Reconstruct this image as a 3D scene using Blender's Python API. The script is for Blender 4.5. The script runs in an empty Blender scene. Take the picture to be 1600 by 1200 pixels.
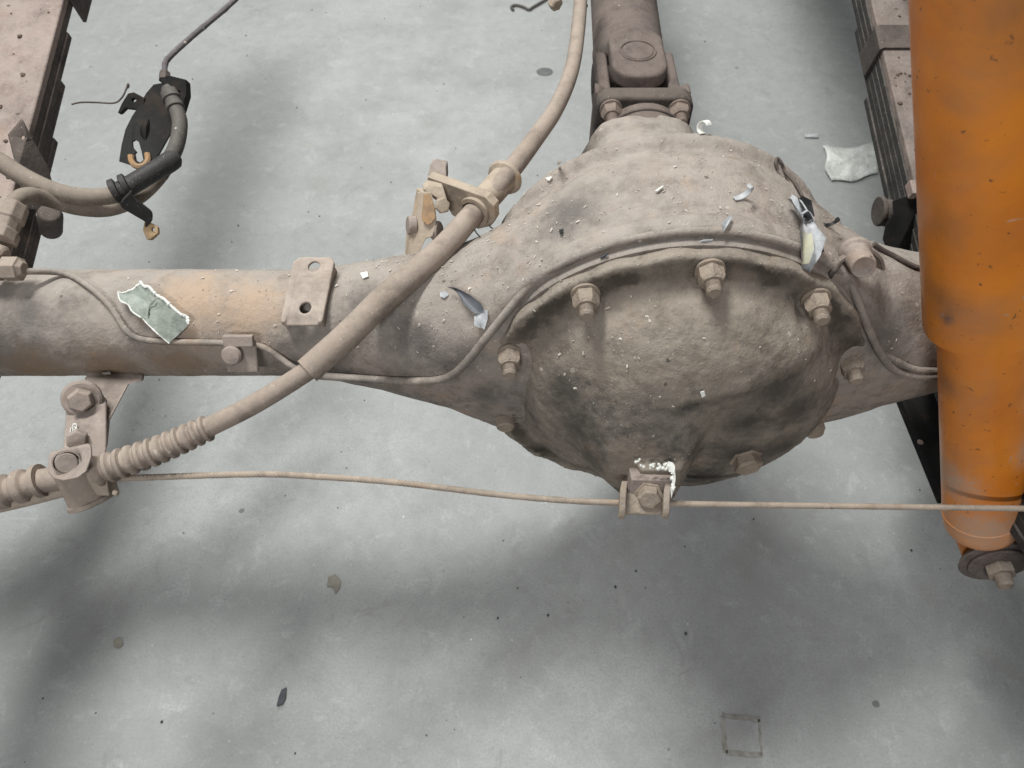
import bpy, bmesh, math, random
import numpy as np
from mathutils import Vector, Matrix, noise
from mathutils.bvhtree import BVHTree
from mathutils.geometry import tessellate_polygon
random.seed(7)
rng = np.random.default_rng(7)
sc = bpy.context.scene
R = math.radians

# ------------------------------------------------------------------ camera
PITCH = 54.0
CAM = Vector((0.0, -0.476, 0.977))
FWD = Vector((0, math.cos(R(PITCH)), -math.sin(R(PITCH))))
UPV = Vector((0, math.sin(R(PITCH)), math.cos(R(PITCH))))
FPX = 1208.0
cd = bpy.data.cameras.new('camera')
cam = bpy.data.objects.new('camera', cd)
sc.collection.objects.link(cam)
cam.location = CAM
cam.rotation_euler = (R(90 - PITCH), 0, 0)
cd.sensor_width = 36.0
cd.lens = FPX / 1600 * 36
cd.clip_start = 0.02
cd.clip_end = 100
cd.dof.use_dof = True
cd.dof.focus_distance = 0.70
cd.dof.aperture_fstop = 11.0
sc.camera = cam

# ------------------------------------------------------------------ light
w = bpy.data.worlds.new('World'); sc.world = w; w.use_nodes = True
w.node_tree.nodes['Background'].inputs[0].default_value = (0.96, 1.0, 0.99, 1)
w.node_tree.nodes['Background'].inputs[1].default_value = 0.18
def area(name, loc, target, sx, sy, power, col=(1, 1, 1)):
    l = bpy.data.lights.new(name, 'AREA'); l.shape = 'RECTANGLE'
    l.size = sx; l.size_y = sy; l.energy = power; l.color = col
    o = bpy.data.objects.new(name, l); sc.collection.objects.link(o)
    o.location = loc
    o.rotation_euler = (Vector(target) - Vector(loc)).to_track_quat('-Z', 'Y').to_euler()
    return o
area('ceiling_tube_light', (-0.75, 0.75, 3.1), (0, 0, 0), 1.15, 0.34, 86, (0.985, 1.0, 0.965))
area('ceiling_tube_light', (-0.5, -3.2, 3.1), (0, 0, 0), 1.2, 0.2, 58, (0.98, 0.99, 1.0))
area('ceiling_tube_light', (-0.7, 4.4, 3.1), (0, 1.6, 0), 1.2, 0.2, 85, (0.99, 1.0, 0.97))
sc.view_settings.view_transform = 'Standard'
sc.view_settings.look = 'None'
sc.view_settings.exposure = 0.26
sc.view_settings.gamma = 1.0

# ------------------------------------------------------------------ helpers
def D(px, py, d):
    """the point seen at photo pixel (px, py), d metres in front of the camera plane"""
    return CAM + d * (FWD + (px - 800) / FPX * Vector((1, 0, 0)) + (600 - py) / FPX * UPV)
def G(px, py, z=0.0):
    v = FWD + (px - 800) / FPX * Vector((1, 0, 0)) + (600 - py) / FPX * UPV
    return CAM + v * ((z - CAM.z) / v.z)
def catmull(pts, sub=8):
    pts = [Vector(p) for p in pts]
    if len(pts) < 3: return pts
    P = [2 * pts[0] - pts[1]] + pts + [2 * pts[-1] - pts[-2]]
    out = []
    for i in range(1, len(P) - 2):
        a, b, c, d = P[i - 1], P[i], P[i + 1], P[i + 2]
        for k in range(sub):
            t = k / sub
            out.append(0.5 * ((2 * b) + (c - a) * t + (2 * a - 5 * b + 4 * c - d) * t * t + (3 * b - a - 3 * c + d) * t ** 3))
    out.append(pts[-1])
    return out
def frame(d):
    d = Vector(d).normalized()
    a = Vector((0, 0, 1)) if abs(d.z) < 0.9 else Vector((1, 0, 0))
    u = d.cross(a).normalized()
    return u, d.cross(u).normalized(), d

class M:
    def __init__(s): s.v = []; s.f = []
    def add(s, vs, fs):
        o = len(s.v); s.v += [Vector(p) for p in vs]; s.f += [[i + o for i in f] for f in fs]
    def tube(s, path, r, n=14, caps=True):
        m = len(path); vs = []; fs = []
        u = None
        for i, p in enumerate(path):
            t = (path[min(i + 1, m - 1)] - path[max(i - 1, 0)]).normalized()
            if u is None: u = frame(t)[0]
            u = (u - t * u.dot(t)).normalized(); w_ = t.cross(u)
            rr = r(i / (m - 1)) if callable(r) else (r[i] if isinstance(r, (list, tuple)) else r)
            for k in range(n):
                a = 2 * math.pi * k / n
                vs.append(p + rr * (math.cos(a) * u + math.sin(a) * w_))
        for i in range(m - 1):
            for k in range(n):
                k2 = (k + 1) % n
                fs.append([i * n + k, i * n + k2, (i + 1) * n + k2, (i + 1) * n + k])
        if caps:
            fs.append(list(range(n))[::-1]); fs.append([(m - 1) * n + k for k in range(n)])
        s.add(vs, fs)
    def lathe(s, a, d, prof, n=32, rot=0.0, caps=True):
        u, w_, d = frame(d); a = Vector(a); m = len(prof); vs = []; fs = []
        for t, r in prof:
            for k in range(n):
                an = 2 * math.pi * k / n + rot
                vs.append(a + d * t + r * (math.cos(an) * u + math.sin(an) * w_))
        for i in range(m - 1):
            for k in range(n):
                k2 = (k + 1) % n
                fs.append([i * n + k, i * n + k2, (i + 1) * n + k2, (i + 1) * n + k])
        if caps:
            fs.append(list(range(n))[::-1]); fs.append([(m - 1) * n + k for k in range(n)])
        s.add(vs, fs)
    def cyl(s, a, b, r, r2=None, n=28):
        a = Vector(a); b = Vector(b); L = (b - a).length
        s.lathe(a, b - a, [(0, r), (L, r if r2 is None else r2)], n)
    def box(s, c, ex, ey, ez):
        c, ex, ey, ez = map(Vector, (c, ex, ey, ez)); vs = []
        for k in (-1, 1):
            for j in (-1, 1):
                for i in (-1, 1): vs.append(c + i * ex + j * ey + k * ez)
        s.add(vs, [[0, 2, 3, 1], [4, 5, 7, 6], [0, 1, 5, 4], [2, 6, 7, 3], [0, 4, 6, 2], [1, 3, 7, 5]])
    def plate(s, loops, off):
        """flat or gently bent plate: outer loop + hole loops of 3-D points, thickness vector (or fn)"""
        allp = [p for l in loops for p in l]; n = len(allp)
        o = off if callable(off) else (lambda p: Vector(off))
        # tessellate in the plane of the outer loop
        c = sum(loops[0], Vector()) / len(loops[0])
        nn = Vector()
        L = loops[0]
        for i in range(len(L)): nn += (L[i] - c).cross(L[(i + 1) % len(L)] - c)
        u, w_, _ = frame(nn)
        flat = [[Vector(((p - c).dot(u), (p - c).dot(w_), 0)) for p in l] for l in loops]
        tris = tessellate_polygon(flat)
        vs = allp + [p + o(p) for p in allp]; fs = []
        for t in tris:
            fs.append(list(t)[::-1]); fs.append([i + n for i in t])
        k = 0
        for l in loops:
            m = len(l)
            for i in range(m):
                a, b = k + i, k + (i + 1) % m
                fs.append([a, b, b + n, a + n])
            k += m
        s.add(vs, fs)
    def band(s, path, across, thick):
        """strip of metal: path points, across vector (half width), thickness vectors from path normal"""
        m = len(path); vs = []; fs = []
        for i, p in enumerate(path):
            t = (path[min(i + 1, m - 1)] - path[max(i - 1, 0)]).normalized()
            ac = across[i] if isinstance(across, list) else Vector(across)
            nn = t.cross(ac).normalized() * thick
            vs += [p - ac, p + ac, p + ac + nn, p - ac + nn]
        for i in range(m - 1):
            for k in range(4):
                fs.append([i * 4 + k, i * 4 + (k + 1) % 4, (i + 1) * 4 + (k + 1) % 4, (i + 1) * 4 + k])
        fs.append([3, 2, 1, 0]); fs.append([(m - 1) * 4 + k for k in range(4)])
        s.add(vs, fs)
    def mesh(s, name, mats, org=(0, 0, 0), ang=35, fix=True):
        me = bpy.data.meshes.new(name)
        o = Vector(org)
        me.from_pydata([tuple(v - o) for v in s.v], [], s.f)
        for m in (mats if isinstance(mats, (list, tuple)) else [mats]): me.materials.append(m)
        if fix:
            bm = bmesh.new(); bm.from_mesh(me)
            bmesh.ops.remove_doubles(bm, verts=bm.verts, dist=1e-6)
            bmesh.ops.recalc_face_normals(bm, faces=bm.faces)
            bm.to_mesh(me); bm.free()
        for p in me.polygons: p.use_smooth = True
        if ang < 180: me.set_sharp_from_angle(angle=R(ang))
        me.update()
        return me

ORG = {}
def link(name, me, parent=None, mat_w=None, bevel=0.0, label=None):
    o = bpy.data.objects.new(name, me); sc.collection.objects.link(o)
    if parent is not None:
        o.parent = parent; ORG[o.name] = ORG[parent.name]
    else: ORG[o.name] = Vector((0, 0, 0))
    if mat_w is not None: o.matrix_local = Matrix.Translation(-ORG[o.name]) @ mat_w
    if bevel:
        b = o.modifiers.new('bevel', 'BEVEL'); b.width = bevel; b.segments = 2; b.limit_method = 'ANGLE'; b.angle_limit = R(40)
        wn = o.modifiers.new('weighted_normals', 'WEIGHTED_NORMAL'); wn.keep_sharp = True
    if label: o['label'] = label
    return o
def part(name, m, mat, parent, bevel=0.0, ang=35, label=None, fix=True):
    """a mesh in world coordinates hung under its thing (origin at the thing's base)"""
    return link(name, m.mesh(name, mat, ORG[parent.name], ang, fix), parent, None, bevel, label)
def tag(o, label, cat, group=None, kind=None):
    o['label'] = label
    if cat: o['category'] = cat
    if group: o['group'] = group
    if kind: o['kind'] = kind
    return o
def thing(name, label, cat, loc, group=None):
    o = bpy.data.objects.new(name, None); sc.collection.objects.link(o)
    o.empty_display_size = 0.05
    o.location = loc; ORG[o.name] = Vector(loc)
    return tag(o, label, cat, group)
def single(name, m, mat, label, cat, group=None, kind=None, bevel=0.0, ang=35, loc=None):
    if loc is None:
        loc = sum(m.v, Vector()) / len(m.v); loc.z = min(v.z for v in m.v)
    o = bpy.data.objects.new(name, m.mesh(name, mat, loc, ang)); sc.collection.objects.link(o)
    o.location = loc; ORG[o.name] = Vector(loc)
    if bevel:
        b = o.modifiers.new('bevel', 'BEVEL'); b.width = bevel; b.segments = 2; b.limit_method = 'ANGLE'; b.angle_limit = R(40)
        wn = o.modifiers.new('weighted_normals', 'WEIGHTED_NORMAL'); wn.keep_sharp = True
    return tag(o, label, cat, group, kind)
def zmat(p, d, rot=0.0):
    q = Vector(d).to_track_quat('Z', 'Y').to_matrix().to_4x4()
    return Matrix.Translation(p) @ q @ Matrix.Rotation(rot, 4, 'Z')

# ------------------------------------------------------------------ materials
class NT:
    def __init__(s, name):
        s.m = bpy.data.materials.new(name); s.m.use_nodes = True
        s.t = s.m.node_tree; s.b = s.t.nodes['Principled BSDF']
        s.tc = s.t.nodes.new('ShaderNodeNewGeometry'); s.obj = s.t.nodes.new('ShaderNodeTexCoord')
        s.P = s.obj.outputs['Object']
    def new(s, t, ins=None, **kw):
        n = s.t.nodes.new('ShaderNode' + t)
        for k, v in kw.items(): setattr(n, k, v)
        for k, v in (ins or {}).items(): s.set(n.inputs[k], v)
        return n
    def set(s, i, v):
        if isinstance(v, bpy.types.NodeSocket): s.t.links.new(v, i)
        else:
            if isinstance(v, tuple) and len(v) == 3 and i.type == 'RGBA': v = (*v, 1)
            i.default_value = v
    def noise(s, scale, detail=5, rough=0.55, vec=None, dist=0.0):
        return s.new('TexNoise', {'Vector': vec or s.P, 'Scale': scale, 'Detail': detail, 'Roughness': rough, 'Distortion': dist}).outputs['Fac']
    def ramp(s, fac, lo, hi, a=0.0, b=1.0, smooth=True):
        n = s.new('MapRange', {'Value': fac, 'From Min': lo, 'From Max': hi, 'To Min': a, 'To Max': b})
        if smooth: n.interpolation_type = 'SMOOTHSTEP'
        return n.outputs[0]
    def mix(s, fac, a, b, mode='MIX'):
        n = s.t.nodes.new('ShaderNodeMix'); n.data_type = 'RGBA'; n.blend_type = mode
        s.set(n.inputs[0], fac); s.set(n.inputs[6], a); s.set(n.inputs[7], b)
        return n.outputs[2]
    def math(s, op, a, b=0.0):
        n = s.t.nodes.new('ShaderNodeMath'); n.operation = op; s.set(n.inputs[0], a); s.set(n.inputs[1], b)
        return n.outputs[0]
    def bump(s, h, strength, dist, normal=None):
        ins = {'Height': h, 'Strength': strength, 'Distance': dist}
        n = s.new('Bump', ins)
        if normal is not None: s.set(n.inputs['Normal'], normal)
        return n.outputs[0]
    def out(s, col, rough, normal=None, spec=0.3, metal=0.0):
        s.set(s.b.inputs['Base Color'], col); s.set(s.b.inputs['Roughness'], rough)
        s.set(s.b.inputs['Specular IOR Level'], spec); s.set(s.b.inputs['Metallic'], metal)
        if normal is not None: s.set(s.b.inputs['Normal'], normal)
        return s.m

def dusty(name, a, b, dark, dark_amt=0.5, dscale=9.0, bump=0.5, grain=230.0, rust=None, rust_amt=0.0, dust=None, dust_amt=0.0, rough=0.85, spec=0.25, speck=True):
    n = NT(name)
    n1 = n.noise(14, 6, 0.6); n2 = n.noise(55, 5, 0.65); n3 = n.noise(dscale, 7, 0.68, dist=0.4)
    col = n.mix(n.ramp(n1, 0.35, 0.65), a, b)
    col = n.mix(n.ramp(n2, 0.44, 0.64, 0, 0.70), col, tuple(c * 0.55 for c in a))
    col = n.mix(n.ramp(n.noise(130, 4, 0.7), 0.50, 0.68, 0, 0.45), col, tuple(min(0.6, c * 1.30) for c in a))
    if rust:
        col = n.mix(n.ramp(n.noise(24, 6, 0.62, dist=0.3), 0.56, 0.70, 0, rust_amt), col, rust)
    dk = n.ramp(n3, 0.62 - 0.22 * dark_amt, 0.80 - 0.22 * dark_amt)
    dk = n.math('MULTIPLY', dk, n.ramp(n.noise(120, 4, 0.7), 0.28, 0.6, 0.35, 0.95))
    col = n.mix(dk, col, dark)
    if dust:                                        # dust settles where the surface faces up
        sep = n.new('SeparateXYZ', {'Vector': n.tc.outputs['Normal']})
        up = n.ramp(sep.outputs['Z'], -0.15, 0.9)
        du = n.math('MULTIPLY', n.math('MULTIPLY', up, dust_amt), n.ramp(n.noise(26, 6, 0.68), 0.36, 0.60, 0.30, 1.0))
        col = n.mix(du, col, dust)
    if speck:
        v = n.new('TexNoise', {'Vector': n.P, 'Scale': 620.0, 'Detail': 2.0}).outputs['Fac']
        col = n.mix(n.ramp(v, 0.68, 0.76, 0, 0.55), col, (0.62, 0.58, 0.52))
        v2 = n.new('TexNoise', {'Vector': n.P, 'Scale': 410.0, 'Detail': 2.0}).outputs['Fac']
        col = n.mix(n.ramp(v2, 0.27, 0.20, 0, 0.6), col, (0.05, 0.042, 0.036))
        mp = n.new('Mapping', {'Vector': n.P, 'Rotation': (0.3, 0.5, 0.9), 'Scale': (30.0, 420.0, 160.0)})
        sc2 = n.noise(1.0, 2, 0.5, vec=mp.outputs[0])
        col = n.mix(n.math('MULTIPLY', n.ramp(sc2, 0.70, 0.76, 0, 0.55), n.ramp(n.noise(12, 3), 0.50, 0.58)), col, tuple(c * 0.40 for c in a))
        vc = n.new('TexVoronoi', {'Vector': n.P, 'Scale': 85.0}); vs_ = n.new('SeparateColor', {'Color': vc.outputs['Color']})
        chipf = n.ramp(n.math('SUBTRACT', n.ramp(vs_.outputs[0], 0.80, 1.0, -0.02, 0.22, False), n.math('ADD', vc.outputs['Distance'], n.math('MULTIPLY', n.math('SUBTRACT', n.noise(300, 3), 0.5), 0.35))), 0.0, 0.04, 0, 0.75)
        col = n.mix(chipf, col, n.mix(n.ramp(vs_.outputs[1], 0.55, 0.6), (0.075, 0.062, 0.054), (0.50, 0.44, 0.38)))
    g1 = n.noise(grain, 5, 0.7); g2 = n.noise(46, 5, 0.6)
    g3 = n.noise(grain * 0.45, 4, 0.65)
    h = n.math('ADD', n.math('ADD', n.math('MULTIPLY', g1, 0.45), n.math('MULTIPLY', g3, 0.45)), n.math('MULTIPLY', g2, 0.28))
    nb = n.bump(h, bump, 0.004)
    return n.out(col, n.ramp(n1, 0.3, 0.7, rough - 0.08, min(1, rough + 0.08)), nb, spec)

DUST = (0.375, 0.333, 0.300)
m_axle = dusty('dusty_axle_paint', (0.262, 0.215, 0.182), (0.218, 0.190, 0.170), (0.065, 0.060, 0.056), 0.54, 7.5, 0.62, 240, (0.34, 0.225, 0.15), 0.6, DUST, 0.66)
m_tube = dusty('dusty_tube_paint', (0.265, 0.205, 0.165), (0.215, 0.180, 0.160), (0.055, 0.052, 0.052), 0.40, 6.0, 0.40, 240, (0.40, 0.250, 0.155), 0.85, DUST, 0.62)
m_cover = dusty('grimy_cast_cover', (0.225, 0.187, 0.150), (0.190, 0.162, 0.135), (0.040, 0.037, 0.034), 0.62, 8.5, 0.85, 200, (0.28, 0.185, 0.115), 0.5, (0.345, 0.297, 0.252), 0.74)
m_grease = dusty('greasy_flange_dirt', (0.165, 0.128, 0.096), (0.095, 0.078, 0.062), (0.022, 0.020, 0.018), 0.95, 20, 1.0, 190, (0.26, 0.18, 0.115), 0.8, (0.35, 0.285, 0.225), 0.30)
m_nut = dusty('dirty_nut', (0.300, 0.235, 0.180), (0.240, 0.190, 0.150), (0.07, 0.06, 0.05), 0.35, 30, 0.7, 420, (0.36, 0.24, 0.14), 0.5, DUST, 0.5)
m_beige = dusty('dusty_cable_sheath', (0.290, 0.232, 0.192), (0.245, 0.198, 0.166), (0.13, 0.105, 0.088), 0.22, 18, 0.25, 300, None, 0, (0.365, 0.302, 0.258), 0.62)
m_brkt = dusty('dusty_bracket_paint', (0.285, 0.232, 0.205), (0.250, 0.208, 0.185), (0.09, 0.075, 0.068), 0.25, 16, 0.3, 300, (0.33, 0.22, 0.15), 0.35, (0.36, 0.30, 0.265), 0.5)
m_chan = dusty('pale_dusty_bracket', (0.34, 0.28, 0.24), (0.30, 0.25, 0.215), (0.12, 0.10, 0.09), 0.2, 20, 0.3, 260, (0.40, 0.26, 0.17), 0.4, (0.46, 0.385, 0.335), 0.8)
m_tanbrkt = dusty('tan_dust_bracket', (0.36, 0.29, 0.225), (0.31, 0.25, 0.195), (0.15, 0.12, 0.09), 0.25, 20, 0.3, 300, (0.40, 0.22, 0.09), 0.5, (0.46, 0.385, 0.31), 0.6)
m_rusty = dusty('rusty_face', (0.36, 0.20, 0.085), (0.32, 0.215, 0.125), (0.16, 0.10, 0.05), 0.3, 40, 0.4, 300, (0.46, 0.26, 0.09), 0.6, DUST, 0.2)
m_shaft = dusty('brown_shaft_paint', (0.135, 0.106, 0.094), (0.115, 0.093, 0.085), (0.040, 0.037, 0.037), 0.38, 12, 0.3, 260, None, 0, (0.190, 0.150, 0.132), 0.52)
m_shaftdark = dusty('dark_joint_grease', (0.060, 0.050, 0.045), (0.045, 0.039, 0.036), (0.016, 0.016, 0.016), 0.5, 20, 0.5, 260, None, 0, (0.19, 0.152, 0.13), 0.5)
m_spring = dusty('dusty_spring_steel', (0.30, 0.225, 0.200), (0.24, 0.185, 0.165), (0.07, 0.06, 0.058), 0.40, 15, 0.45, 240, (0.24, 0.15, 0.10), 0.7, (0.335, 0.282, 0.250), 0.62)
m_springR = dusty('dirty_shaded_spring_steel', (0.24, 0.19, 0.17), (0.17, 0.135, 0.115), (0.06, 0.05, 0.045), 0.55, 18, 0.6, 200, (0.20, 0.13, 0.09), 0.7, (0.26, 0.222, 0.202), 0.55)  # brown dirt, with the shade under the rail darkened into the tone
m_leafside = dusty('dark_leaf_edges', (0.105, 0.085, 0.075), (0.070, 0.060, 0.056), (0.025, 0.025, 0.026), 0.55, 22, 0.6, 220, (0.20, 0.13, 0.09), 0.4, (0.40, 0.31, 0.275), 0.45)
m_leafdark = dusty('black_leaf_edges', (0.040, 0.038, 0.034), (0.030, 0.030, 0.029), (0.018, 0.02, 0.02), 0.5, 22, 0.6, 220, None, 0, (0.20, 0.17, 0.155), 0.5)
m_black = dusty('black_bracket_paint', (0.012, 0.012, 0.012), (0.009, 0.009, 0.010), (0.006, 0.006, 0.006), 0.4, 20, 0.2, 260, (0.06, 0.036, 0.022), 0.4, (0.06, 0.052, 0.047), 0.12, rough=0.6, spec=0.1, speck=False)
m_clip = dusty('dark_clip_paint', (0.085, 0.070, 0.062), (0.060, 0.052, 0.048), (0.02, 0.02, 0.02), 0.4, 20, 0.4, 260, None, 0, (0.20, 0.16, 0.14), 0.4)
m_hose = dusty('dusty_rubber_hose', (0.20, 0.165, 0.135), (0.165, 0.138, 0.115), (0.07, 0.06, 0.055), 0.2, 20, 0.15, 300, None, 0, (0.30, 0.25, 0.205), 0.6, rough=0.7)
m_hosedark = dusty('grey_rubber_hose', (0.085, 0.078, 0.072), (0.07, 0.065, 0.062), (0.035, 0.035, 0.035), 0.2, 20, 0.15, 300, None, 0, (0.15, 0.13, 0.115), 0.5, rough=0.65)
m_rubber = dusty('black_rubber', (0.030, 0.030, 0.031), (0.024, 0.024, 0.025), (0.012, 0.012, 0.012), 0.3, 20, 0.25, 260, None, 0, (0.075, 0.066, 0.06), 0.4, rough=0.6)
m_pipe = dusty('painted_steel_pipe', (0.12, 0.105, 0.115), (0.09, 0.082, 0.09), (0.03, 0.03, 0.03), 0.3, 40, 0.4, 320, (0.2, 0.16, 0.15), 0.5, (0.2, 0.17, 0.165), 0.4)
m_tanplastic = dusty('tan_broken_tip', (0.38, 0.265, 0.15), (0.30, 0.205, 0.115), (0.14, 0.09, 0.05), 0.3, 60, 0.4, 300, rough=0.6)
m_rail = dusty('black_chassis_paint', (0.02, 0.021, 0.02), (0.018, 0.02, 0.018), (0.01, 0.01, 0.01), 0.3, 10, 0.3, 260)
m_wire = dusty('dusty_steel_wire', (0.38, 0.31, 0.25), (0.32, 0.26, 0.21), (0.14, 0.105, 0.085), 0.25, 30, 0.2, 300, (0.28, 0.17, 0.11), 0.6, (0.42, 0.35, 0.29), 0.5)

def plain(name, a, b, rough=0.6, scale=60, spec=0.35, bump=0.2):
    n = NT(name)
    col = n.mix(n.ramp(n.noise(scale, 5, 0.65), 0.35, 0.65), a, b)
    return n.out(col, rough, n.bump(n.noise(scale * 2.5, 4), bump, 0.002), spec)
m_white = plain('white_flake_edge', (0.78, 0.78, 0.74), (0.62, 0.62, 0.58))
m_fgreen = plain('grey_green_flake', (0.20, 0.225, 0.195), (0.30, 0.325, 0.29), 0.55, 90, 0.4, 0.5)
m_fgrey = plain('dark_grey_flake', (0.085, 0.09, 0.105), (0.12, 0.125, 0.14), 0.5, 80)
m_fblack = plain('black_flake', (0.012, 0.012, 0.013), (0.03, 0.03, 0.032), 0.5, 80)
m_fpale = plain('pale_grey_flake', (0.48, 0.49, 0.50), (0.30, 0.31, 0.33), 0.6, 110, 0.25, 0.4)
m_fyellow = plain('pale_yellow_stain', (0.60, 0.58, 0.42), (0.52, 0.52, 0.45), 0.6, 70)
m_crumb = plain('soil_crumb', (0.16, 0.12, 0.095), (0.10, 0.075, 0.06), 0.9, 90, 0.2, 0.5)
m_shav = plain('bright_shaving', (0.60, 0.55, 0.48), (0.42, 0.37, 0.32), 0.5, 30, 0.5, 0.1)

def add_stain_shade(mat, blobs, color, edge=0.35, amt=0.9, nscale=38.0, rough=1.3):
    """blots of grime, rust or painted-in shade at fixed spots of the thing: (centre, radius) pairs"""
    t = mat.node_tree; bs = t.nodes['Principled BSDF']; lk = bs.inputs['Base Color'].links[0]; src = lk.from_socket
    geo = t.nodes.new('ShaderNodeNewGeometry'); nz = t.nodes.new('ShaderNodeTexNoise')
    t.links.new(geo.outputs['Position'], nz.inputs['Vector']); nz.inputs['Scale'].default_value = nscale; nz.inputs['Detail'].default_value = 6; nz.inputs['Roughness'].default_value = 0.68
    tot = None
    for c, r in blobs:
        ds = t.nodes.new('ShaderNodeVectorMath'); ds.operation = 'DISTANCE'; t.links.new(geo.outputs['Position'], ds.inputs[0]); ds.inputs[1].default_value = tuple(c)
        mr = t.nodes.new('ShaderNodeMapRange'); t.links.new(ds.outputs['Value'], mr.inputs[0]); mr.inputs[1].default_value = 0; mr.inputs[2].default_value = r; mr.inputs[3].default_value = 1; mr.inputs[4].default_value = 0
        if tot is None: tot = mr.outputs[0]
        else:
            mx = t.nodes.new('ShaderNodeMath'); mx.operation = 'MAXIMUM'; t.links.new(tot, mx.inputs[0]); t.links.new(mr.outputs[0], mx.inputs[1]); tot = mx.outputs[0]
    ad = t.nodes.new('ShaderNodeMath'); ad.operation = 'MULTIPLY_ADD'; t.links.new(nz.outputs['Fac'], ad.inputs[0]); ad.inputs[1].default_value = rough; t.links.new(tot, ad.inputs[2])
    m2 = t.nodes.new('ShaderNodeMapRange'); m2.interpolation_type = 'SMOOTHSTEP'; t.links.new(ad.outputs[0], m2.inputs[0]); m2.inputs[1].default_value = 0.43 + rough * 0.5 - edge * .5; m2.inputs[2].default_value = 0.43 + rough * 0.5 + edge; m2.inputs[4].default_value = amt
    gt = t.nodes.new('ShaderNodeMath'); gt.operation = 'GREATER_THAN'; t.links.new(tot, gt.inputs[0]); gt.inputs[1].default_value = 0.001
    ml = t.nodes.new('ShaderNodeMath'); ml.operation = 'MULTIPLY'; t.links.new(m2.outputs[0], ml.inputs[0]); t.links.new(gt.outputs[0], ml.inputs[1])
    mix = t.nodes.new('ShaderNodeMix'); mix.data_type = 'RGBA'; t.links.new(ml.outputs[0], mix.inputs[0]); t.links.new(src, mix.inputs[6]); mix.inputs[7].default_value = (*color, 1)
    t.links.new(mix.outputs[2], bs.inputs['Base Color'])

def make_orange():
    n = NT('dusty_orange_paint')
    a = (0.70, 0.220, 0.012); b = (0.60, 0.170, 0.010)
    col = n.mix(n.ramp(n.noise(9, 5, 0.6), 0.35, 0.65), a, b)
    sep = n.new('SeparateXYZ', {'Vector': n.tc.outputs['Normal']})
    dust_shade = n.math('MULTIPLY', n.ramp(n.noise(7, 6, 0.62, dist=0.6), 0.44, 0.70, 0.05, 0.75), n.ramp(sep.outputs['X'], 0.6, -0.9, 0.25, 0.95))  # dust, weighted to left faces so its brown also paints their shade
    col = n.mix(dust_shade, col, (0.27, 0.150, 0.095))
    col = n.mix(n.ramp(n.noise(5.5, 5, 0.6, dist=0.5), 0.48, 0.66, 0, 0.35), col, (0.33, 0.120, 0.026))
    col = n.mix(n.ramp(n.noise(12, 7, 0.7, dist=1.2), 0.64, 0.75, 0, 0.6), col, (0.10, 0.075, 0.065))
    col = n.mix(n.ramp(n.noise(130, 4, 0.65), 0.64, 0.70, 0, 0.75), col, (0.06, 0.035, 0.022))
    mp = n.new('Mapping', {'Vector': n.P, 'Rotation': (0.2, 0.4, 0.7), 'Scale': (25.0, 380.0, 60.0)})
    col = n.mix(n.math('MULTIPLY', n.ramp(n.noise(1.0, 2, 0.5, vec=mp.outputs[0]), 0.68, 0.74, 0, 0.6), n.ramp(n.noise(9, 3), 0.50, 0.58)), col, (0.50, 0.36, 0.25))
    col = n.mix(n.ramp(n.noise(60, 3, 0.6), 0.70, 0.76, 0, 0.5), col, (0.40, 0.31, 0.25))
    return n.out(col, n.ramp(n.noise(18), 0.3, 0.7, 0.28, 0.55), n.bump(n.noise(150, 4), 0.12, 0.002), 0.4)
m_orange = make_orange()

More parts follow.
